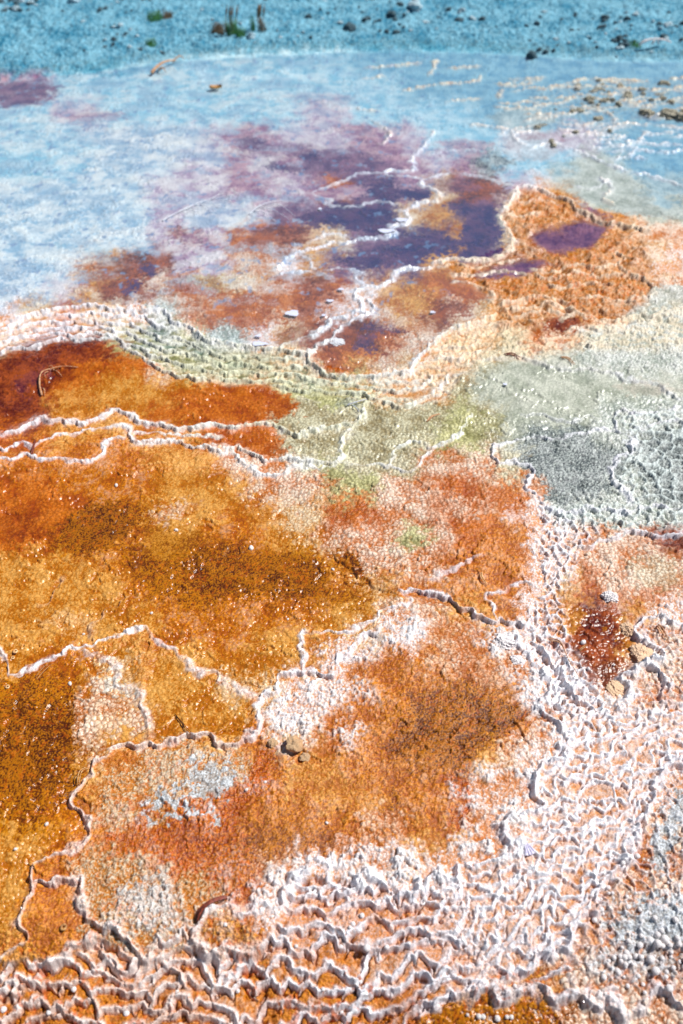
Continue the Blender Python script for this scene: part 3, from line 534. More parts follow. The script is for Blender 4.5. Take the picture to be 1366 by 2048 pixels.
OCH = np.array(lin((208, 126, 48)), F32); BRN = np.array(lin((150, 84, 28)), F32)
def blend(C, col, m): m = np.clip(m, 0, 1).astype(F32)[..., None]; return C * (1 - m) + col * m
# tint of the rims changes along the site: green-grey at mid left, cream far off, white in front
gx = np.exp(-(((U - 620) / 260) ** 2 + ((V - 820) / 110) ** 2)).astype(F32)
gx2 = np.exp(-(((U - 430) / 190) ** 2 + ((V - 720) / 60) ** 2)).astype(F32)
farc = sst(330, 180, V).astype(F32) * sst(680, 760, U).astype(F32)
cr = sst(820, 900, U) * sst(760, 680, V) * sst(340, 420, V)
RC = blend(blend(np.broadcast_to(WHITE, Cc.shape).astype(F32), SAGE, gx * .8 + gx2 * .55), CREAM, np.clip(farc * .9 + cr * .8, 0, 1))
leftf = sst(700, 300, U) * sst(1380, 1480, V)
RC = blend(RC, BUFF, leftf * .38)
rag = np.clip(1.0 + 1.2 * medi + .9 * fine, .15, 1)
# floor of the little terraces
Cc = blend(Cc, OCH, zf * (1 - .75 * kx) * .62 * np.clip(.8 + 1.2 * medi, 0, 1)); Cc = blend(Cc, BRN, zf * (1 - .6 * kx) * np.clip(-.1 - 2.2 * medi + fine, 0, .75)); Cc = blend(Cc, np.array(lin((222, 164, 118)), F32), zf * kx * .7 * np.clip(.7 + medi, 0, 1))
whz = np.clip(.92 + .4 * kx + .9 * big, .4, 1)
Cc = blend(Cc, RC, zf * mf * rag * whz)
Cc = blend(Cc, blend(WHITE, OCH, np.full((1,), .0)), zf * kx * .25 * np.clip(.4 + medi * 2.2, 0, 1))
Cc = blend(Cc, RC, zm * mmid * rag * .45); cl = sst(300, 200, U) + sst(620, 720, U)
Cc = blend(Cc, np.array(lin((104, 104, 78)), F32), zm * (1 - mmid) * (1 - cl) * .85 * np.clip(.7 + 2 * medi, 0, 1)); Cc = blend(Cc, np.array(lin((196, 132, 84)), F32), zm * (1 - mmid) * np.clip(cl, 0, 1) * .8 * np.clip(.7 + 2 * medi, 0, 1))
Cc = blend(Cc, np.array(lin((120, 122, 70)), F32), zm * gx2 * (1 - mmid) * np.clip(.5 + 2 * big, 0, 1) * .8)
Cc = blend(Cc, CREAM, np.maximum(zo * .35, zc * .6) * moch * rag)
Cc = blend(Cc, np.array(lin((192, 116, 42)), F32), zo * (1 - .5 * moch) * .9); Cc = blend(Cc, BRN, zo * np.clip(-medi * 3 + .1, 0, 1) * .6)
Cc = blend(Cc, CREAM, zo * pdome * .35 * (pid > .62))
Cc = blend(Cc, RC, np.maximum(zn, zcr * .45) * nm * rag); Cc = blend(Cc, MINT, zn2 * nm2 * rag)
Cc = blend(Cc, CREAM, zfar * nm2 * .25); Cc = blend(Cc, np.array(lin((96, 84, 50)), F32), zfar * np.clip(big * 2 - .3, 0, 1) * .5)
Cc = blend(Cc, RC, LIPC * rag)
Cc = blend(Cc, BRN, farc * LIPC * np.clip(wn3 * 2.2, 0, .7))
popc = (1 - .75 * zf) * np.clip(popw * 1.25, 0, 1) * np.clip(pdome * 1.1 * (.35 + pid) + qdome * qid * .8 - .15, 0, 1)
Cc = blend(Cc, np.array(lin((240, 240, 242)), F32), popc * .85 * (1 - .5 * leftf))
# sparse dark pits in the mats, where the fine grain is low
pit = np.clip((gran - .7) * 1.6, 0, 1) * sst(.22, .42, -fine + .35 * medi)
Cc = blend(Cc, dark * .35, pit * .6 * nozone)
ora = sst(.25, .5, perlin(X * 120, Y * 120, 421) + .5 * perlin(X * 30, Y * 30, 422)) * np.clip((gran - .9) * 2.2, 0, 1) * np.clip((light[..., 0] - light[..., 2]) * 2.2, 0, 1)
Cc = blend(Cc, np.array(lin((206, 96, 14)), F32), ora * .55)
# bank gravel colours, blue colour cast painted into them
bk = np.where(bank, bankd, 0)
gr = np.clip(.6 + 1.1 * fbm(X * 6, Y * 6, 4, 431, .6) + 1.2 * medi + .8 * wn3, 0, 1)
GC = np.array(lin((58, 122, 150)), F32) + (np.array(lin((140, 188, 206)), F32) - np.array(lin((58, 122, 150)), F32)) * gr[..., None].astype(F32)
Cc = Cc * (1 - bk[..., None].astype(F32)) + GC * bk[..., None].astype(F32)
edge = np.exp(-((V - shore + 6) / 7.0) ** 2) * (V < 200)
Cc = blend(Cc, np.array(lin((70, 84, 78)), F32), edge * np.clip(wn3 * 1.6 + .2, 0, .8) * bankd)
for (tu, tv, ru_, rv_) in ((315, 662, 22, 16), (405, 700, 20, 13), (470, 725, 30, 8), (280, 690, 24, 10), (620, 762, 14, 8), (345, 690, 30, 8)):
    Cc = blend(Cc, np.array(lin((52, 92, 80)), F32), np.exp(-(((U - tu) / ru_) ** 2 + ((V - tv) / rv_) ** 2)) * np.clip(.8 + 1.8 * medi + wn3, 0, 1) * .85 * (1 - .7 * np.clip(LIPC, 0, 1)))
# flecks and thin crusts on the bed of the far pool
fz = (ups_full := lookup(polymask(P(wat[0]), 8), U / 4, V / 4)) * sst(700, 560, V) * (1 - bk)
fk = perlin(X * 22, Y * 16, 501) + .6 * perlin(X * 60, Y * 44, 502)
Cc = blend(Cc, np.array(lin((120, 146, 180)), F32), fz * sst(.5, .8, fk) * .7 * sst(60, -100, U - 900))
fk2 = fbm(X * 5, Y * 7, 5, 503, .62); fz = fz * sst(.10, .38, Cc.mean(-1))
Cc = blend(Cc, np.array(lin((246, 240, 230)), F32), fz * sst(.08, .16, fk2) * .34 * sst(900, 500, U))
Cc = blend(Cc, np.array(lin((150, 176, 196)), F32), fz * sst(-.08, -.16, fk2) * .45 * sst(900, 500, U))
Cc = np.clip(Cc * KALB, .004, .88).astype(F32)
RG = np.clip(.80 - .45 * wet * (1 - LIPC * .8) - .25 * wm - .12 * np.clip(gran - .5, 0, 1), .25, .95).astype(F32)
RG = np.where(bank, .9, RG).astype(F32)
print('colour', time.time() - T0)

# ------------------------------------------------------------------ mesh from lattice
def tag(o, label=None, cat=None, group=None, kind=None):
    if label: o['label'] = label
    if cat: o['category'] = cat
    if group: o['group'] = group
    if kind: o['kind'] = kind
    return o
def lattice_mesh(name, Xa, Ya, Za, fmask, mat, attrs=None):
    nv, nu = Xa.shape
    idx = np.arange(nv * nu, dtype=np.int32).reshape(nv, nu)
    q = np.stack([idx[1:, :-1], idx[1:, 1:], idx[:-1, 1:], idx[:-1, :-1]], -1).reshape(-1, 4)
    q = q[fmask.reshape(-1)]
    used = np.zeros(nv * nu, bool); used[q.reshape(-1)] = True
    remap = np.cumsum(used, dtype=np.int32) - 1
    q = remap[q]
    co = np.stack([Xa.reshape(-1)[used], Ya.reshape(-1)[used], Za.reshape(-1)[used]], -1).astype(F32)
    me = bpy.data.meshes.new(name)
    me.vertices.add(len(co)); me.vertices.foreach_set('co', co.reshape(-1))
    me.loops.add(len(q) * 4); me.loops.foreach_set('vertex_index', q.reshape(-1))
    me.polygons.add(len(q)); me.polygons.foreach_set('loop_start', np.arange(0, len(q) * 4, 4, dtype=np.int32))
    me.polygons.foreach_set('use_smooth', np.ones(len(q), bool))
    me.update(calc_edges=True)
    for an, (ty, arr) in (attrs or {}).items():
        at = me.attributes.new(an, ty, 'POINT')
        if ty == 'FLOAT_COLOR':
            a = np.ones((len(co), 4), F32); a[:, :3] = arr.reshape(-1, 3)[used]; at.data.foreach_set('color', a.reshape(-1))
        else:
            at.data.foreach_set('value', arr.reshape(-1)[used].astype(F32))
    me.materials.append(mat)
    o = bpy.data.objects.new(name, me); COL.objects.link(o)
    return o

# ------------------------------------------------------------------ materials
def newmat(name):
    m = bpy.data.materials.new(name); m.use_nodes = True
    return m, m.node_tree, m.node_tree.nodes['Principled BSDF']
def ground_material(name, fs, bs, bd, spec=.5):
    m, nt, bs_ = newmat(name); N = nt.nodes; L = nt.links
    at = N.new('ShaderNodeAttribute'); at.attribute_name = 'deposit'
    ar = N.new('ShaderNodeAttribute'); ar.attribute_name = 'rough'
    tc = N.new('ShaderNodeTexCoord')
    n1 = N.new('ShaderNodeTexNoise'); n1.inputs['Scale'].default_value = fs; n1.inputs['Detail'].default_value = 4; n1.inputs['Roughness'].default_value = .65
    n2 = N.new('ShaderNodeTexNoise'); n2.inputs['Scale'].default_value = bs; n2.inputs['Detail'].default_value = 5; n2.inputs['Roughness'].default_value = .7
    L.new(tc.outputs['Object'], n1.inputs['Vector']); L.new(tc.outputs['Object'], n2.inputs['Vector'])
    mr = N.new('ShaderNodeMapRange'); mr.inputs[1].default_value = .3; mr.inputs[2].default_value = .7; mr.inputs[3].default_value = .68; mr.inputs[4].default_value = 1.28
    L.new(n1.outputs['Fac'], mr.inputs[0])
    hsv = N.new('ShaderNodeHueSaturation'); hsv.inputs['Saturation'].default_value = 1.12
    L.new(at.outputs['Color'], hsv.inputs['Color']); L.new(mr.outputs[0], hsv.inputs['Value'])
    L.new(hsv.outputs[0], bs_.inputs['Base Color']); L.new(ar.outputs['Fac'], bs_.inputs['Roughness'])
    bp = N.new('ShaderNodeBump'); bp.inputs['Distance'].default_value = bd; bp.inputs['Strength'].default_value = .8
    ag = N.new('ShaderNodeAttribute'); ag.attribute_name = 'grit'; L.new(ag.outputs['Fac'], bp.inputs['Strength'])
    L.new(n2.outputs['Fac'], bp.inputs['Height']); L.new(bp.outputs[0], bs_.inputs['Normal'])
    bs_.inputs['Specular IOR Level'].default_value = spec
    return m
M_terr = ground_material('travertine', 420, 330, .0016)
M_bank = ground_material('bank_gravel', 60, 40, .012, .3)
def water_material(name, tint, rough=.04, bump=.0012, sc=22, milk=0.0, milkcol=(.6, .8, .95)):
    m = bpy.data.materials.new(name); m.use_nodes = True; nt = m.node_tree; N = nt.nodes; L = nt.links
    N.remove(N['Principled BSDF']); out = N['Material Output']
    fr = N.new('ShaderNodeFresnel'); fr.inputs['IOR'].default_value = 1.33
    tr = N.new('ShaderNodeBsdfTransparent'); tr.inputs[0].default_value = (*tint, 1)
    ge = N.new('ShaderNodeNewGeometry'); ri = N.new('ShaderNodeMapRange'); ri.inputs[3].default_value = 1.33; ri.inputs[4].default_value = .7519
    L.new(ge.outputs['Backfacing'], ri.inputs[0]); L.new(ri.outputs[0], fr.inputs['IOR'])
    gl = N.new('ShaderNodeBsdfGlossy'); gl.inputs['Roughness'].default_value = rough
    mx = N.new('ShaderNodeMixShader')
    tc = N.new('ShaderNodeTexCoord'); n = N.new('ShaderNodeTexNoise'); n.inputs['Scale'].default_value = sc; n.inputs['Detail'].default_value = 3
    bp = N.new('ShaderNodeBump'); bp.inputs['Distance'].default_value = bump; bp.inputs['Strength'].default_value = .6
    L.new(tc.outputs['Object'], n.inputs['Vector']); L.new(n.outputs['Fac'], bp.inputs['Height'])
    L.new(bp.outputs[0], gl.inputs['Normal']); L.new(bp.outputs[0], fr.inputs['Normal'])
    src = tr
    if milk > 0:
        df = N.new('ShaderNodeBsdfDiffuse'); df.inputs[0].default_value = (*milkcol, 1)
        mm = N.new('ShaderNodeMixShader'); mm.inputs[0].default_value = milk
        L.new(tr.outputs[0], mm.inputs[1]); L.new(df.outputs[0], mm.inputs[2]); src = mm
    L.new(fr.outputs[0], mx.inputs[0]); L.new(src.outputs[0], mx.inputs[1]); L.new(gl.outputs[0], mx.inputs[2]); L.new(mx.outputs[0], out.inputs['Surface'])
    return m
M_wat_up = water_material('mineral_water', (.93, .97, 1.0), .08, .0012, 16, .06, (.75,.85,.95))
M_wat = water_material('clear_water', (.97, .98, .97), .11, .0006, 40)

fc = lambda a: (a[:-1, :-1] & a[1:, 1:])
attrs = {'deposit': ('FLOAT_COLOR', Cc), 'rough': ('FLOAT', RG), 'grit': ('FLOAT', (1 - .75 * wm).astype(F32))}
fb = fc(bank & (V < shore + 3))
lo = ~fb
ter = lattice_mesh('travertine_terrace', X, Y, Zt, lo, M_terr, attrs); tag(ter, kind='structure')
bko = lattice_mesh('gravel_bank', X, Y, Zt, fb, M_bank, attrs); tag(bko, kind='structure')
# water sheets: every third sample, level just above the pool floors, sinking under the ground outside the pools
sub = (slice(None, None, 3), slice(None, None, 3))
Us, Vs2, Xs, Ys = U[sub], V[sub], X[sub], Y[sub]
wms = lookup(WM, Us / 4, Vs2 / 4)
up = polymask(P(wat[0]), 8); ups = lookup(up, Us / 4, Vs2 / 4)
Hs = HM[sub]
def water(name, w, depth, mat):
    z = Hs + depth - (1 - np.clip(w * 1.6, 0, 1)) * .012
    fm = (w[:-1, :-1] > .4) & (w[1:, 1:] > .4) & (w[1:, :-1] > .4) & (w[:-1, 1:] > .4)
    o = lattice_mesh(name, Xs, Ys, z, fm & (np.abs(Us[:-1, :-1] - 683) < 1500) & (Vs2[:-1, :-1] > 80), mat)
    return tag(o, kind='structure')
water('water', ups, .0028, M_wat_up)
water('water', np.clip(wms - ups, 0, 1), .0012, M_wat)
print('meshes', time.time() - T0)

from mathutils import Vector
# ---- things
import bmesh
def gz(u, v):
    j = int(np.clip(np.searchsorted(vs, v), 1, NV - 1)); i = int(np.clip(np.searchsorted(us, u), 1, NU - 1))
    return float(X[j, i]), float(Y[j, i]), float(Zt[j, i])
def pxm(v):                                # metres per lattice unit at row v
    x, y, z = pix2w(683, v); return math.hypot(float(y), CAM_H) / FPX
def simple(name, c, rough=.7, c2=None, scale=60, bump=.0, spec=.4):
    m, nt, b = newmat(name); N = nt.nodes; L = nt.links
    c = lin(c); c2 = lin(c2) if c2 else tuple(x * .6 for x in c)
    tc = N.new('ShaderNodeTexCoord'); n = N.new('ShaderNodeTexNoise'); n.inputs['Scale'].default_value = scale; n.inputs['Detail'].default_value = 4
    r = N.new('ShaderNodeMix'); r.data_type = 'RGBA'; r.inputs[6].default_value = (*c2, 1); r.inputs[7].default_value = (*c, 1)
    mr = N.new('ShaderNodeMapRange'); mr.inputs[1].default_value = .35; mr.inputs[2].default_value = .65
    L.new(tc.outputs['Object'], n.inputs['Vector']); L.new(n.outputs['Fac'], mr.inputs[0]); L.new(mr.outputs[0], r.inputs[0]); L.new(r.outputs[2], b.inputs['Base Color'])
    b.inputs['Roughness'].default_value = rough; b.inputs['Specular IOR Level'].default_value = spec
    if bump:
        bp = N.new('ShaderNodeBump'); bp.inputs['Distance'].default_value = bump; L.new(n.outputs['Fac'], bp.inputs['Height']); L.new(bp.outputs[0], b.inputs['Normal'])
    return m
def mk(name, verts, faces, mat, parent=None, smooth=True, loc=None):
    me = bpy.data.meshes.new(name); me.from_pydata([tuple(p) for p in verts], [], faces)
    if smooth: me.polygons.foreach_set('use_smooth', [True] * len(me.polygons))
    me.materials.append(mat); me.update()
    o = bpy.data.objects.new(name, me); COL.objects.link(o)
    if parent: o.parent = parent
    if loc is not None: o.location = loc
    return o
def empty(name, loc, label, cat, group=None):
    o = bpy.data.objects.new(name, None); COL.objects.link(o); o.location = loc; o.empty_display_size = .02
    return tag(o, label, cat, group)
def tube(V_, F_, pts, rads, seg=7, flat=1.0, up=Vector((0, 0, 1))):
    base = len(V_); n = len(pts); pts = [Vector(p) for p in pts]
    for i, p in enumerate(pts):
        d = (pts[min(i + 1, n - 1)] - pts[max(i - 1, 0)]).normalized()
        s = d.cross(up)
        s = s.normalized() if s.length > 1e-5 else Vector((1, 0, 0)); t = s.cross(d).normalized()
        for k in range(seg):
            a = 2 * math.pi * k / seg
            V_.append(p + (s * math.cos(a) + t * math.sin(a) * flat) * rads[i])
    for i in range(n - 1):
        for k in range(seg):
            F_.append((base + i * seg + k, base + i * seg + (k + 1) % seg, base + (i + 1) * seg + (k + 1) % seg, base + (i + 1) * seg + k))
    F_.append(tuple(base + k for k in range(seg))[::-1]); F_.append(tuple(base + (n - 1) * seg + k for k in range(seg)))
def spl(pts, n=6):
    P_ = [pts[0]] + list(pts) + [pts[-1]]; out = []
    for i in range(1, len(P_) - 2):
        for k in range(n):
            t = k / n
            out.append(tuple(.5 * ((2 * P_[i][a]) + (-P_[i - 1][a] + P_[i + 1][a]) * t + (2 * P_[i - 1][a] - 5 * P_[i][a] + 4 * P_[i + 1][a] - P_[i + 2][a]) * t * t + (-P_[i - 1][a] + 3 * P_[i][a] - 3 * P_[i + 1][a] + P_[i + 2][a]) * t ** 3) for a in range(len(pts[0]))))
    out.append(tuple(pts[-1])); return out
rnd = random.Random(5)
def trail(pxs, lift, arch=0.0, n=6):
    q = spl(pxs, n); N_ = len(q); pts = []
    ends = [gz(*q[0])[2], gz(*q[-1])[2]]
    zs = [gz(*p)[2] for p in q]
    k = 5; zz = [max(zs[max(0, i - 1):i + 2]) for i in range(N_)]
    zz = [sum(zz[max(0, i - k):i + k + 1]) / len(zz[max(0, i - k):i + k + 1]) for i in range(N_)]
    for i, p in enumerate(q):
        x, y, z = gz(*p); t = i / (N_ - 1)
        x, y, _ = [float(a) for a in pix2w(p[0], p[1])]
        pts.append((x, y, zz[i] + lift + arch * math.sin(math.pi * t)))
    return pts
def local(pts, o): return [tuple(p[a] - o[a] for a in range(3)) for p in pts]

M_rb = simple('red_brown_needle', (150, 74, 54), .45, (92, 40, 30), 300)
M_pale = simple('bleached_needle', (236, 200, 150), .5, (190, 130, 70), 200)
M_dk = simple('dark_needle', (90, 50, 24), .6, (50, 26, 12), 200)
M_white = simple('white_mineral', (244, 242, 244), .75, (220, 206, 200), 300, .0006)
M_twig = simple('crusted_twig', (214, 172, 130), .7, (170, 112, 76), 150, .0008)
M_wtwig = simple('whitened_twig', (214, 222, 228), .7, (180, 178, 196), 100, .001)
M_rock = simple('grey_stone', (96, 128, 140), .85, (34, 62, 74), 30, .004)
M_rock2 = simple('pale_stone', (204, 224, 230), .85, (130, 176, 194), 30, .003)
M_ochre = simple('ochre_crust', (252, 226, 196), .85, (222, 164, 116), 160, .0008)
M_crust = simple('dark_crust', (214, 206, 182), .8, (62, 64, 56), 70, .003)
M_grass = simple('green_blades', (96, 156, 84), .6, (44, 96, 62), 20)
M_dry = simple('dry_blades', (150, 120, 90), .7, (84, 74, 60), 20)
M_leaf = simple('dry_leaf', (204, 156, 96), .6, (140, 92, 50), 100)

def needle_set(name, label, cat, strands, mat, w_px, arch=.002, flat=.5, part='needle', sheath=None, group=None):
    v0 = np.mean([p[1] for p in strands[0]]); m = pxm(v0)
    o0 = gz(*strands[0][0]); root = empty(name, o0, label, cat, group)
    for s in strands:
        pts = trail(s, w_px * m * .5, arch); n = len(pts)
        V_, F_ = [], []; r = [w_px * m * .5 * (.55 + .45 * math.sin(math.pi * min(1, (i / (n - 1)) * 1.15 + .12))) for i in range(n)]; r[-1] *= .35
        tube(V_, F_, local(pts, o0), r, 6, flat)
        mk(part, V_, F_, mat, root)
    if sheath:
        pts = trail(strands[0], w_px * m * .5, arch)[:5]; V_, F_ = [], []
        tube(V_, F_, local(pts, o0), [w_px * m * sheath * a for a in (.8, 1, 1, .9, .6)], 8, .7); mk('sheath', V_, F_, M_dk, root)
    return root
needle_set('pine_needles', 'bundle of reddish brown pine needles lying on the wet crust at the front', 'pine needles',
    [[(392, 1842), (402, 1822), (424, 1806), (455, 1793)], [(390, 1838), (401, 1819), (423, 1802), (450, 1791)], [(395, 1843), (406, 1825), (427, 1810), (456, 1798)], [(393, 1836), (408, 1818), (430, 1803), (454, 1796)]], M_rb, 5.0, .005, .8, sheath=.9)
needle_set('pine_needles', 'two fine pale pine needles leaning over the ledge of the orange pool at left', 'pine needles',
    [[(155, 1570), (160, 1550), (172, 1533)], [(158, 1568), (166, 1548), (178, 1536)]], M_pale, 1.6, .012, 1)
needle_set('pine_needles', 'thin dark needle lying alone in the small tan pool', 'pine needles', [[(350, 1428), (367, 1449), (384, 1468)], [(350, 1428), (366, 1451), (380, 1468)]], M_dk, 1.5, .001, 1)
needle_set('pine_needles', 'curved pale and brown needle pair standing in the ochre pool behind the ledge', 'pine needles', [[(960, 1150), (961, 1160), (967, 1168), (974, 1174)], [(963, 1148), (964, 1158), (970, 1167), (975, 1171)]], M_pale, 3.0, .004, 1)
needle_set('pine_needles', 'buff needle pair stuck on the white rim beside the reddish pool', 'pine needles', [[(1313, 1253), (1320, 1268), (1334, 1290)], [(1316, 1251), (1326, 1268), (1336, 1288)]], M_twig, 3.2, .006, 1)
needle_set('pine_needles', 'pinkish needle arched under water on the sage coloured cracked floor', 'pine needles', [[(853, 843), (862, 833), (880, 826)], [(856, 842), (866, 834), (881, 828)]], M_twig, 2.4, .002, 1)
needle_set('pine_needles', 'reddish brown needle on the edge of the grey green pool', 'pine needles', [[(1008, 708), (1026, 708), (1041, 716)], [(1010, 711), (1024, 711), (1038, 718)]], M_rb, 2.6, .002, 1)
needle_set('pine_needles', 'tan needle behind the grey green pool, right of the red one', 'pine needles', [[(1120, 717), (1136, 719), (1150, 731)], [(1122, 719), (1134, 722), (1146, 733)]], M_twig, 2.4, .002, 1)
needle_set('pine_needles', 'short red needle upright across the white rims at left', 'pine needles', [[(63, 910), (67, 896), (71, 880)], [(66, 908), (70, 893), (72, 882)]], M_rb, 2.6, .003, 1)
needle_set('pine_needles', 'pair of thin reddish needles beside the long pale rim at left', 'pine needles', [[(72, 1358), (88, 1340), (104, 1325)], [(70, 1352), (82, 1338), (97, 1322)]], M_leaf, 1.6, .002, 1)
needle_set('pine_needles', 'long hair thin pale fibre curling beside the rim of the tan pool', 'pine needles', [[(258, 1478), (276, 1466), (292, 1461), (302, 1446)]], M_pale, 1.5, .001, 1)
needle_set('pine_needles', 'buff needle laid along the thin rim right of the white net crust', 'pine needles', [[(1096, 1279), (1118, 1285), (1135, 1320), (1160, 1362)], [(1100, 1282), (1120, 1290), (1138, 1326)]], M_twig, 2.6, .003, 1)
needle_set('pine_needles', 'faint needle lying on the bed of the reddish pool', 'pine needles', [[(1158, 1300), (1166, 1294), (1174, 1287)], [(1160, 1302), (1169, 1295), (1175, 1290)]], M_leaf, 2.0, .001, 1)

def branch(name, label, main, sides, mat, w_px, lift=.5, arch=.006, cat='twig'):
    m = pxm(np.mean([p[1] for p in main])); o0 = gz(*main[0]); root = empty(name, o0, label, cat)
    def one(nm, s, w):
        pts = trail(s, w * m * lift, arch, 7); n = len(pts); V_, F_ = [], []
        r = [w * m * .5 * (1 - .6 * i / (n - 1)) * (1 + .22 * rnd.uniform(-1, 1)) for i in range(n)]
        tube(V_, F_, local(pts, o0), r, 8, .85); mk(nm, V_, F_, mat, root)
    one('stem', main, w_px)
    for s in sides: one('side_twig', s, w_px * .6)
branch('forked_twig', 'forked pale twig lying on the bed of the left orange pool', [(84, 792), (80, 772), (84, 750), (104, 741), (126, 735), (156, 735)], [[(96, 744), (90, 752), (93, 757)], [(108, 741), (104, 735), (97, 736)], [(110, 740), (118, 748), (124, 753)], [(86, 776), (90, 784), (90, 793)]], M_twig, 3.6)
branch('dead_branch', 'long whitened dead branch with side twigs in the upper pool', [(325, 443), (352, 430), (388, 413), (425, 399), (462, 392)], [[(372, 421), (400, 428), (432, 422)], [(392, 412), (420, 410), (452, 418)], [(408, 405), (440, 404), (476, 408)], [(385, 415), (392, 424), (388, 433)], [(420, 401), (432, 394), (444, 388)], [(402, 408), (418, 420), (440, 428)]], M_wtwig, 2.6, .6, .006)
branch('dead_branch', 'shorter whitened branch lying right of the long one in the upper pool', [(498, 430), (516, 418), (540, 408), (566, 402)], [[(520, 416), (548, 424), (580, 440)], [(532, 411), (560, 414), (590, 432)], [(508, 424), (530, 430), (552, 444)]], M_wtwig, 2.6, .6, .006)
branch('forked_twig', 'grey pale twig caught at the green head of the left pool', [(694, 812), (712, 809), (734, 800)], [[(704, 810), (712, 818), (718, 824)]], M_wtwig, 3.4)
branch('forked_twig', 'tan branch reaching from the gravel bank into the blue water', [(304, 151), (318, 144), (334, 136), (352, 125)], [[(346, 128), (360, 124), (368, 121)], [(318, 143), (326, 146), (332, 146)]], M_twig, 6.0, .8, .02)
branch('bleached_stick', 'straight white stick lying among the stones at the right of the gravel bank', [(1275, 106), (1300, 105), (1338, 105)], [[(1300, 105), (1308, 102), (1314, 102)]], M_white, 6.0, 1.2, .02, 'stick')

# lumpy bodies: unit sphere displaced by bumps
def lump_mesh(name, mat, sub=4, bump=.12, cell=3.0, flat=.7, seed=0, ang=0.25):
    bm = bmesh.new(); bmesh.ops.create_icosphere(bm, subdivisions=sub, radius=1)
    co = np.array([v.co[:] for v in bm.verts]); 
    rg = np.random.RandomState(seed); pd = rg.normal(size=(int(cell * cell * 7), 3)); pd /= np.linalg.norm(pd, axis=1)[:, None]; sz_ = rg.uniform(.5, 1, len(pd))
    un = co / np.linalg.norm(co, axis=1)[:, None]; l1 = np.full(len(co), 9.0); li = np.zeros(len(co))
    for q_, z_ in zip(pd, sz_):
        dq = np.linalg.norm(un - q_, axis=1) * cell * .8 / z_; m_ = dq < l1; l1 = np.where(m_, dq, l1); li = np.where(m_, z_ - .3, li)
    r = 1 + ang * fbm(co[:, 0] * 1.3 + co[:, 2], co[:, 1] * 1.3 - co[:, 2], 3, seed + 3) * 1.6 + bump * np.sqrt(np.clip(1 - (l1 / .66) ** 2, 0, 1)) * (.4 + li)
    for v, k in zip(bm.verts, r): v.co = v.co * float(k); v.co.z *= flat
    me = bpy.data.meshes.new(name); bm.to_mesh(me); bm.free(); me.polygons.foreach_set('use_smooth', [True] * len(me.polygons)); me.materials.append(mat)
    return me
def put(name, me, u, v, ru, label, cat, group=None, sy=1.0, sz=1.0, rot=None, lift=.12, rz=None):
    m = pxm(v); x, y, z = gz(u, v); o = bpy.data.objects.new(name, me); COL.objects.link(o)
    s = ru * m * (.72 if name in ('stone', 'nodule') else 1); o.scale = (s, s * sy, s * sz); o.location = (x, y, z + s * (lift if name != 'nodule' else -.12) * sz); o.rotation_euler = (0, 0, rnd.uniform(0, 6.28) if rz is None else rz)
    return tag(o, label, cat, group)
L_och = lump_mesh('nodule', M_ochre, 6, .22, 5.5, .75, 11, .4); L_och2 = lump_mesh('nodule', M_ochre, 6, .20, 6.5, .7, 14, .4)
L_wht = lump_mesh('nodule', M_white, 6, .22, 6.5, .7, 21, .4)
L_chk = lump_mesh('rock', simple('pale_ochre_rock', (240, 214, 176), .7, (206, 134, 60), 40, .002), 4, .05, 2, .9, 33, .4)
put('nodule', L_och, 1256, 1256, 20, 'knobbly brown mineral nodule at the top left corner of the raised white rim', 'nodule')
put('nodule', L_och2, 1284, 1304, 26, 'largest knobbly tan nodule, overhanging the right bank of the reddish pool', 'nodule', sz=.6)
put('nodule', L_och, 1232, 1372, 22, 'tan nodule at the lower right end of the reddish pool', 'nodule', sz=.5)
put('nodule', L_wht, 1219, 1192, 19, 'white popcorn nodule standing by itself above the reddish pool', 'nodule', sz=.9)
put('nodule', L_wht, 676, 682, 17, 'pale round mound in the pool beside the white ridge', 'nodule', sz=.3)
put('nodule', L_wht, 1010, 1284, 22, 'white popcorn mound under the ledge left of the net crust', 'nodule', sz=.6)
put('nodule', L_wht, 1035, 1318, 18, 'white popcorn mound just below right of the larger white mound', 'nodule', sz=.6)
put('rock', L_chk, 588, 1494, 16, 'pale blocky rock with orange sides beside the front basin', 'rock', sz=.9)
put('rock', L_chk, 545, 1486, 9, 'small amber rock left of the pale blocky rock', 'rock', sz=.8)
put('rock', L_chk, 610, 1515, 10, 'low ochre stone touching the lower right of the pale blocky rock', 'rock', sz=.7)
L_peb = lump_mesh('pebble', M_white, 3, .04, 2, .75, 41, .2)
for (u, v, r, lb) in [(232, 968, 4.5, 'small white pebble under water below the white rims at left'), (502, 1094, 6.5, 'largest white pebble on the floor of the big orange pool'), (351, 1058, 4.5, 'white pebble on the tan shelf of the big orange pool'), (92, 1646, 4.5, 'white pebble on the olive shelf at lower left'), (30, 1697, 4, 'white chip near the left border in the lower left pool'),
    (1166, 1283, 6.5, 'oval cream pebble on the bed of the reddish pool'), (665, 1136, 4, 'white flake below the dark groove of the big orange pool'), (302, 1224, 3.5, 'tiny white pebble at the right of the raised tan patch'), (575, 1236, 3, 'tiny white grain in the middle of the big orange pool'), (165, 1264, 3.2, 'tiny grey white grain left of the long pale rim'),
    (653, 1645, 3.5, 'lone grey bead in the orange mat of the front basin'), (530, 1564, 3.5, 'lilac bead on the dark orange mat in the front basin'), (1176, 1338, 3.5, 'round bead on the red pool bed, below the cream pebble'), (1229, 1325, 3.5, 'round bead near the right side of the red pool bed'), (492, 1580, 4, 'white bead beside the red orange streak'), (138, 1365, 5, 'grey blue pebble in the tan flat below the long rim')]:
    put('pebble', L_peb, u, v, r, lb, 'pebble', sy=.8)
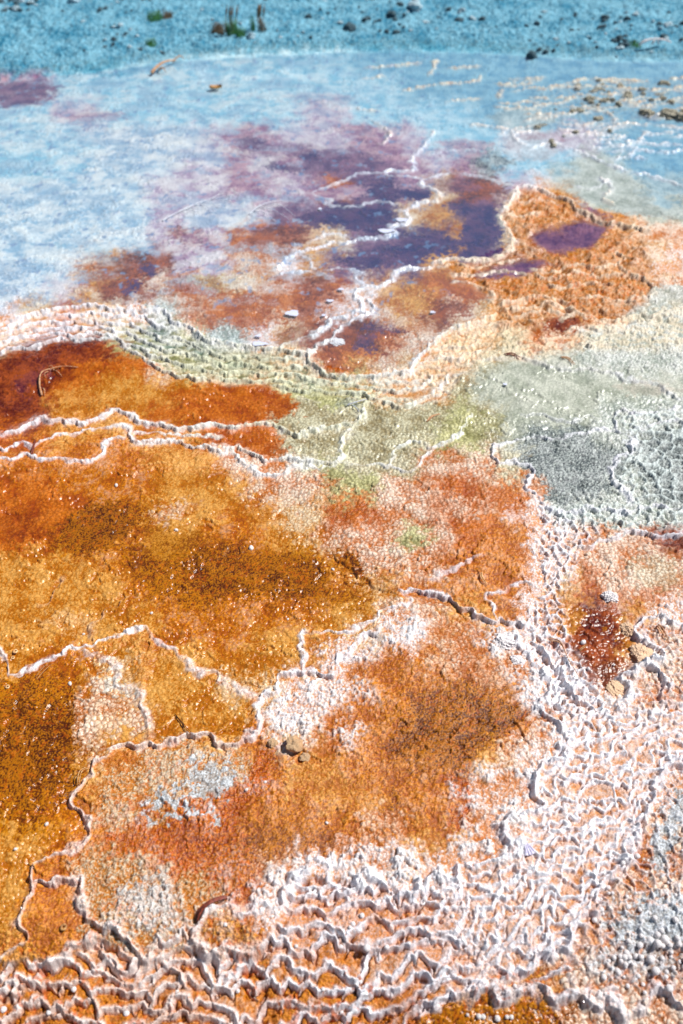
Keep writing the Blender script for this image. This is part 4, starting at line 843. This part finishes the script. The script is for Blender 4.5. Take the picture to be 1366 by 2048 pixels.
# thin floating flakes
def raft(u, v, a, b, label):
    m = pxm(v); x, y, z = pix2w(u, v); n = 26; V_, F_ = [], []; sd = rnd.uniform(0, 99); k = 1 / max(.3, CAM_H / math.hypot(float(y), CAM_H))
    for h in (-.0008, .0003):
        for ring in (1.0, .6):
            for i in range(n):
                t = 2 * math.pi * i / n; r = ring * (1 + .16 * math.sin(3 * t + sd) + .08 * math.sin(7 * t + sd * 2))
                V_.append((math.cos(t) * a * m * r, math.sin(t) * b * m * k * r, h * (1.0 if ring == 1 else 1.25)))
    F_.append(tuple(range(n, 2 * n))[::-1]); F_.append(tuple(range(3 * n, 4 * n)))
    for i in range(n):
        j = (i + 1) % n
        F_ += [(i, j, n + j, n + i)[::-1], (2 * n + i, 2 * n + j, 3 * n + j, 3 * n + i), (i, j, 2 * n + j, 2 * n + i)]
    o = mk('floating_flake', V_, F_, M_flake, None, False, (float(x), float(y), float(z) + .0034)); tag(o, label, 'mineral flake')
M_flake = simple('milky_flake', (222, 224, 240), .5, (196, 204, 226), 200)
for a in [(585, 628, 13, 5.5, 'round white flake floating on the rust coloured pool'), (519, 689, 15, 4, 'long pale flake floating against the top of the cascade'), (517, 673, 6, 2.5, 'small pale flake just above the long one'), (682, 580, 6, 2, 'small lilac flake below the white branching ridge'), (660, 603, 7, 2.2, 'bluish flake left of the white ridge junction'), (803, 441, 11, 3, 'pale blue flake floating in the bend of the white ridge'), (772, 463, 15, 3.5, 'larger pale blue flake against the white ridge'), (647, 632, 4, 2, 'tiny flake on the right of the rust coloured pool'), (640, 419, 3, 2, 'tiny bright flake on the purple pool floor'), (1010, 770, 4, 2, 'tiny flake on the grey green pool'), (865, 626, 5, 2, 'small white flake on the tan pool right of the ridge')]:
    raft(*a)
# ring shaped growths
def ring(u, v, r, label, mat):
    m = pxm(v); x, y, z = gz(u, v); V_, F_ = [], []; n, k = 22, 8
    for i in range(n):
        t = 2 * math.pi * i / n
        for j in range(k):
            q = 2 * math.pi * j / k; rr = .36 * (1 + .15 * math.sin(5 * t))
            V_.append(((1 - .36 + rr * math.cos(q)) * math.cos(t) * r * m, (1 - .36 + rr * math.cos(q)) * math.sin(t) * r * m, rr * math.sin(q) * r * m * .9))
    for i in range(n):
        for j in range(k): F_.append((i * k + j, ((i + 1) % n) * k + j, ((i + 1) % n) * k + (j + 1) % k, i * k + (j + 1) % k))
    tag(mk('mineral_ring', V_, F_, mat, None, True, (x, y, z + r * m * .3)), label, 'mineral ring')
ring(625, 1777, 9, 'white ring shaped bead resting in the ruffled crust', M_white); ring(549, 1933, 6.5, 'tan ring shaped bead among the front ruffles', M_leaf)
ring(31, 1303, 5.5, 'pale ring growth in the tan pool at the left border', M_pale); ring(25, 1313, 4.5, 'smaller pale ring growth touching the one above it', M_pale); ring(14, 1372, 5, 'pale ring growth below the long rim at the left border', M_pale)
ring(845, 1803, 5, 'white double ring bead under the crest of the front ruffles', M_white); ring(126, 1853, 7, 'amber ring bead in the small orange basin at lower left', M_leaf)
# beads
L_bead = lump_mesh('mineral_bead', M_white, 3, .03, 2, .9, 51, .08)
spots = []
for _ in range(46): spots.append((rnd.uniform(1190, 1366), rnd.uniform(1700, 1990), rnd.uniform(2.2, 5.5)))
for _ in range(26): spots.append((rnd.gauss(1335, 22), rnd.gauss(1905, 26), rnd.uniform(3, 8)))
for _ in range(18): spots.append((rnd.gauss(1252, 20), rnd.gauss(1928, 16), rnd.uniform(3, 6)))
for b in spots: put('mineral_bead', L_bead, *b, 'one of the small round white beads strewn over the orange crust at right', 'bead', 'white beads on the crust at right', lift=.5)
for b in [(958, 2030, 5), (967, 2031, 5), (995, 2034, 6), (1015, 2031, 4), (1024, 2030, 4.5), (935, 2028, 3)]: put('mineral_bead', L_bead, *b, 'one of the white beads lying in the brown pool at the bottom edge', 'bead', 'white beads in the bottom pool', lift=.5)
for b in [(733, 1897, 6.5), (681, 1889, 4.5), (773, 1893, 5), (721, 1962, 4), (646, 1978, 4), (145, 1973, 5), (95, 2022, 5), (250, 2020, 6), (2, 2012, 6), (475, 1978, 4), (705, 1846, 5), (724, 1828, 5), (865, 1776, 5), (850, 1795, 5), (1030, 1970, 4), (450, 1850, 4), (683, 2022, 4), (352, 1976, 4), (700, 1855, 3.4), (930, 1885, 4), (905, 1830, 4), (592, 1890, 3.5)]: put('mineral_bead', L_bead, *b, 'one of the white beads caught between the front ruffles', 'bead', 'white beads among the front ruffles', lift=.5)
# fan shaped fragment
V_, F_ = [], []; m = pxm(1690); x, y, z = gz(1062, 1690); n = 9
for i in range(n):
    a = math.radians(-70 + 50 * (i / (n - 1) - .5)); zz = .0016 * (i % 2)
    for (r, h) in ((0, .006), (16, .0045), (30, .003)):
        V_.append((math.cos(a) * r * m - .012, math.sin(a) * r * m + .008, h + zz * (r > 0)))
        V_.append((math.cos(a) * r * m - .012, math.sin(a) * r * m + .008, h + zz * (r > 0) - .0012))
for i in range(n - 1):
    for k in (0, 1):
        a = i * 6 + k * 2; b = (i + 1) * 6 + k * 2; F_ += [(a, b, b + 2, a + 2), (a + 1, a + 3, b + 3, b + 1)]
F_ += [(i * 6 + 4, (i + 1) * 6 + 4, (i + 1) * 6 + 5, i * 6 + 5) for i in range(n - 1)] + [(0, 2, 3, 1), (2, 4, 5, 3)] + [((n - 1) * 6, (n - 1) * 6 + 1, (n - 1) * 6 + 3, (n - 1) * 6 + 2), ((n - 1) * 6 + 2, (n - 1) * 6 + 3, (n - 1) * 6 + 5, (n - 1) * 6 + 4)]
tag(mk('fan_fragment', V_, F_, simple('lilac_white', (226, 222, 238), .6, (186, 180, 206), 200), None, False, (x, y, z + .002)), 'small pleated lilac white fan stuck in the white crust', 'fan fragment')
# stones of the bank
RS = [lump_mesh('stone', M_rock, 3, .08, 2.2, .8, 60 + i, .55) for i in range(4)]; RP = [lump_mesh('stone', M_rock2, 3, .06, 2.2, .7, 70 + i, .5) for i in range(3)]
for (u, v, r, lb) in [(700, 66, 13, 'widest dark stone above the middle of the waterline'), (1062, 114, 13, 'dark stone standing in the water edge at right of the middle'), (617, 41, 8, 'small upright dark stone right of the grass tufts'), (202, 30, 8, 'dark stone in the pale gravel left of the low green tuft'), (732, 49, 9, 'dark stone to the upper right of the widest one'), (782, 38, 12, 'dark stone upper middle of the bank, right of two others')]:
    put('stone', RS[int(u) % 4], u, v, r, lb, 'stone', lift=.3)
for (u, v, r, lb) in [(502, 82, 11, 'bright white stone beside the green grass tuft'), (262, 102, 6, 'small white stone close to the waterline at left'), (828, 27, 18, 'long pale stone in the upper middle of the bank'), (150, 10, 13, 'pale blue stone at the top left')]:
    put('stone', RP[int(u) % 3], u, v, r, lb, 'stone', lift=.3)
def sprinkle(n, u0, u1, v0, v1, r0, r1, light, label, group):
    for _ in range(n):
        u = rnd.uniform(u0, u1); v = rnd.uniform(v0, v1)
        if v > np.interp(u, SHU, SHV) - 3: continue
        k = rnd.random() ** 2
        put('stone', (RP if rnd.random() < light else RS)[rnd.randrange(3)], u, v, r0 + (r1 - r0) * k, label, 'stone', group, sy=rnd.uniform(.7, 1.3), sz=rnd.uniform(.6, 1), lift=.25)
sprinkle(34, 0, 75, 0, 30, 4, 10, .4, 'one of the tumbled stones in the top left corner of the bank', 'stones in the top left corner of the bank')
sprinkle(14, 205, 255, 58, 100, 3, 7, .2, 'one of the dark stones clustered near the water at left', 'stones near the water at left')
sprinkle(40, 640, 1000, 0, 70, 3, 9, .3, 'one of the stones strewn across the upper middle of the bank', 'stones in the upper middle of the bank')
sprinkle(70, 1050, 1370, 30, 124, 3, 10, .45, 'one of the stones strewn across the right end of the bank', 'stones at the right end of the bank')
sprinkle(40, 80, 640, 0, 130, 2.5, 6, .5, 'one of the small stones on the pale gravel at left', 'small stones on the pale gravel')
# stony crust lumps out in the blue water on the right
LC = [lump_mesh('crust_lump', M_crust, 4, .25, 3, .8, 80 + i, .5) for i in range(3)]
def crust(n, u0, u1, v0, v1, r0, r1, label, group):
    for _ in range(n): put('crust_lump', LC[rnd.randrange(3)], rnd.uniform(u0, u1), rnd.uniform(v0, v1), rnd.uniform(r0, r1), label, 'crust lump', group, sy=rnd.uniform(.6, 1.6), sz=rnd.uniform(.5, 1), lift=.1)
crust(30, 1150, 1366, 158, 215, 3, 7, 'one of the dark and cream crust lumps in the blue water at far right', 'crust lumps in the water at far right')
crust(8, 1290, 1366, 222, 236, 5, 11, 'one of the blackish crust lumps lined up at the right border', 'crust lumps lined up at the right border')
crust(14, 1060, 1250, 190, 290, 3, 7, 'one of the cream crust lumps in the shallows above the ochre mound', 'cream crust lumps in the shallows')
# grass
def tuft(u, v, hpx, n, spread, mat, label, lean=.35, heads=False):
    m = pxm(v); x, y, z = gz(u, v); V_, F_ = [], []
    root = empty('grass_tuft', (x, y, z), label, 'grass tuft')
    for _ in range(n):
        a = rnd.uniform(0, 6.28); r = spread * m * rnd.random() ** .7; L_ = hpx * m * rnd.uniform(.5, 1.1); ld = rnd.uniform(0, 6.28); le = lean * rnd.random()
        p0 = Vector((math.cos(a) * r, math.sin(a) * r, -.004)); pts = []
        for k in range(5):
            t = k / 4; pts.append(p0 + Vector((math.cos(ld) * le * L_ * t * t, math.sin(ld) * le * L_ * t * t, L_ * t * (1 - .25 * le * t))))
        tube(V_, F_, pts, [.0022 * (1 - .8 * k / 4) for k in range(5)], 4, .5, Vector((0, 1, .01)))
    mk('blades', V_, F_, mat, root)
    if heads:
        V_, F_ = [], []
        for _ in range(5):
            r = spread * m; p = Vector((rnd.uniform(-r, r), rnd.uniform(-r, r), hpx * m * .9)); tube(V_, F_, [p, p + Vector((0.004, 0, .03)), p + Vector((.01, 0, .06))], [.002, .005, .001], 5)
            tube(V_, F_, [Vector((p.x, p.y, 0)), p], [.0015, .0015], 4)
        mk('seed_heads', V_, F_, M_dry, root)
tuft(310, 44, 16, 90, 14, M_grass, 'low dark green grass tuft, leftmost on the bank'); tuft(334, 41, 16, 60, 10, M_dry, 'brownish dry tuft touching the leftmost green one')
tuft(438, 76, 18, 90, 14, M_dry, 'reddish dark tuft left of the tall green grass'); tuft(466, 78, 30, 70, 10, M_grass, 'tallest green grass tuft in the middle of the group', .3, True)
tuft(482, 82, 15, 60, 8, M_grass, 'low bright green tuft at the foot of the tall grass'); tuft(504, 68, 26, 12, 5, M_grass, 'thin upright green stems right of the tall tuft', .15); tuft(524, 70, 24, 22, 8, M_dry, 'dry brown stalks at the right end of the grass group', .2, True)
tuft(303, 98, 14, 50, 10, M_grass, 'small sparse green tuft near the waterline'); tuft(1266, 98, 12, 40, 12, M_grass, 'small dull green tuft near the stick at right')
# curled leaf afloat
x, y, z = pix2w(432, 180); V_, F_ = [], []
for i in range(7):
    for j in range(5):
        a = (i - 3) / 3; b = (j - 2) / 2; w_ = (1 - a * a) ** .5 * .018
        for dz in (0, -.0012): V_.append((a * .03, b * w_, .012 * b * b + .006 * a * a + dz))
for i in range(6):
    for j in range(4):
        q = lambda i, j, k: (i * 5 + j) * 2 + k
        F_ += [(q(i, j, 0), q(i + 1, j, 0), q(i + 1, j + 1, 0), q(i, j + 1, 0)), (q(i, j, 1), q(i, j + 1, 1), q(i + 1, j + 1, 1), q(i + 1, j, 1))]
lf = mk('curled_leaf', V_, F_, M_leaf, None, True, (float(x), float(y), float(z) + .005)); lf.rotation_euler = (0, 0, .2); tag(lf, 'small curled tan leaf floating on the milky blue water', 'leaf')
print('things', time.time() - T0)
# ---- end things

# ------------------------------------------------------------------ light, sky, camera
SUN_EL, SUN_AZ = math.radians(52), math.radians(76)     # azimuth measured from +Y towards +X
w = bpy.data.worlds.new('World'); scene.world = w; w.use_nodes = True
nt = w.node_tree; bg = nt.nodes['Background']; bg.inputs['Strength'].default_value = .06
sky = nt.nodes.new('ShaderNodeTexSky'); sky.sky_type = 'NISHITA'; sky.sun_disc = False; sky.sun_elevation = SUN_EL; sky.sun_rotation = SUN_AZ
sky.altitude = 2000; sky.air_density = 1.0; sky.dust_density = 1.6
nt.links.new(sky.outputs[0], bg.inputs[0])
sd = bpy.data.lights.new('sun', 'SUN'); sd.energy = 5.0; sd.angle = math.radians(.6); sd.color = (1, .97, .93)
so = bpy.data.objects.new('sun', sd); COL.objects.link(so)
from mathutils import Vector
sdir = Vector((math.sin(SUN_AZ) * math.cos(SUN_EL), math.cos(SUN_AZ) * math.cos(SUN_EL), math.sin(SUN_EL)))
so.rotation_euler = sdir.to_track_quat('Z', 'Y').to_euler(); so.location = sdir * 10
cd = bpy.data.cameras.new('camera'); co = bpy.data.objects.new('camera', cd); COL.objects.link(co)
co.location = (0, 0, CAM_H); co.rotation_euler = (math.pi / 2 - DEP, 0, 0)
cd.sensor_fit = 'VERTICAL'; cd.sensor_height = 36; cd.sensor_width = 24; cd.lens = 18 / math.tan(math.radians(30)); cd.clip_start = .05; cd.clip_end = 500
cd.dof.use_dof = True; cd.dof.focus_distance = 1.85; cd.dof.aperture_fstop = 2.8
scene.camera = co
scene.view_settings.view_transform = 'Standard'; scene.view_settings.look = 'None'; scene.view_settings.exposure = 0.14; scene.view_settings.gamma = 1
scene.cycles.max_bounces = 6; scene.cycles.transparent_max_bounces = 8
print('done', time.time() - T0)
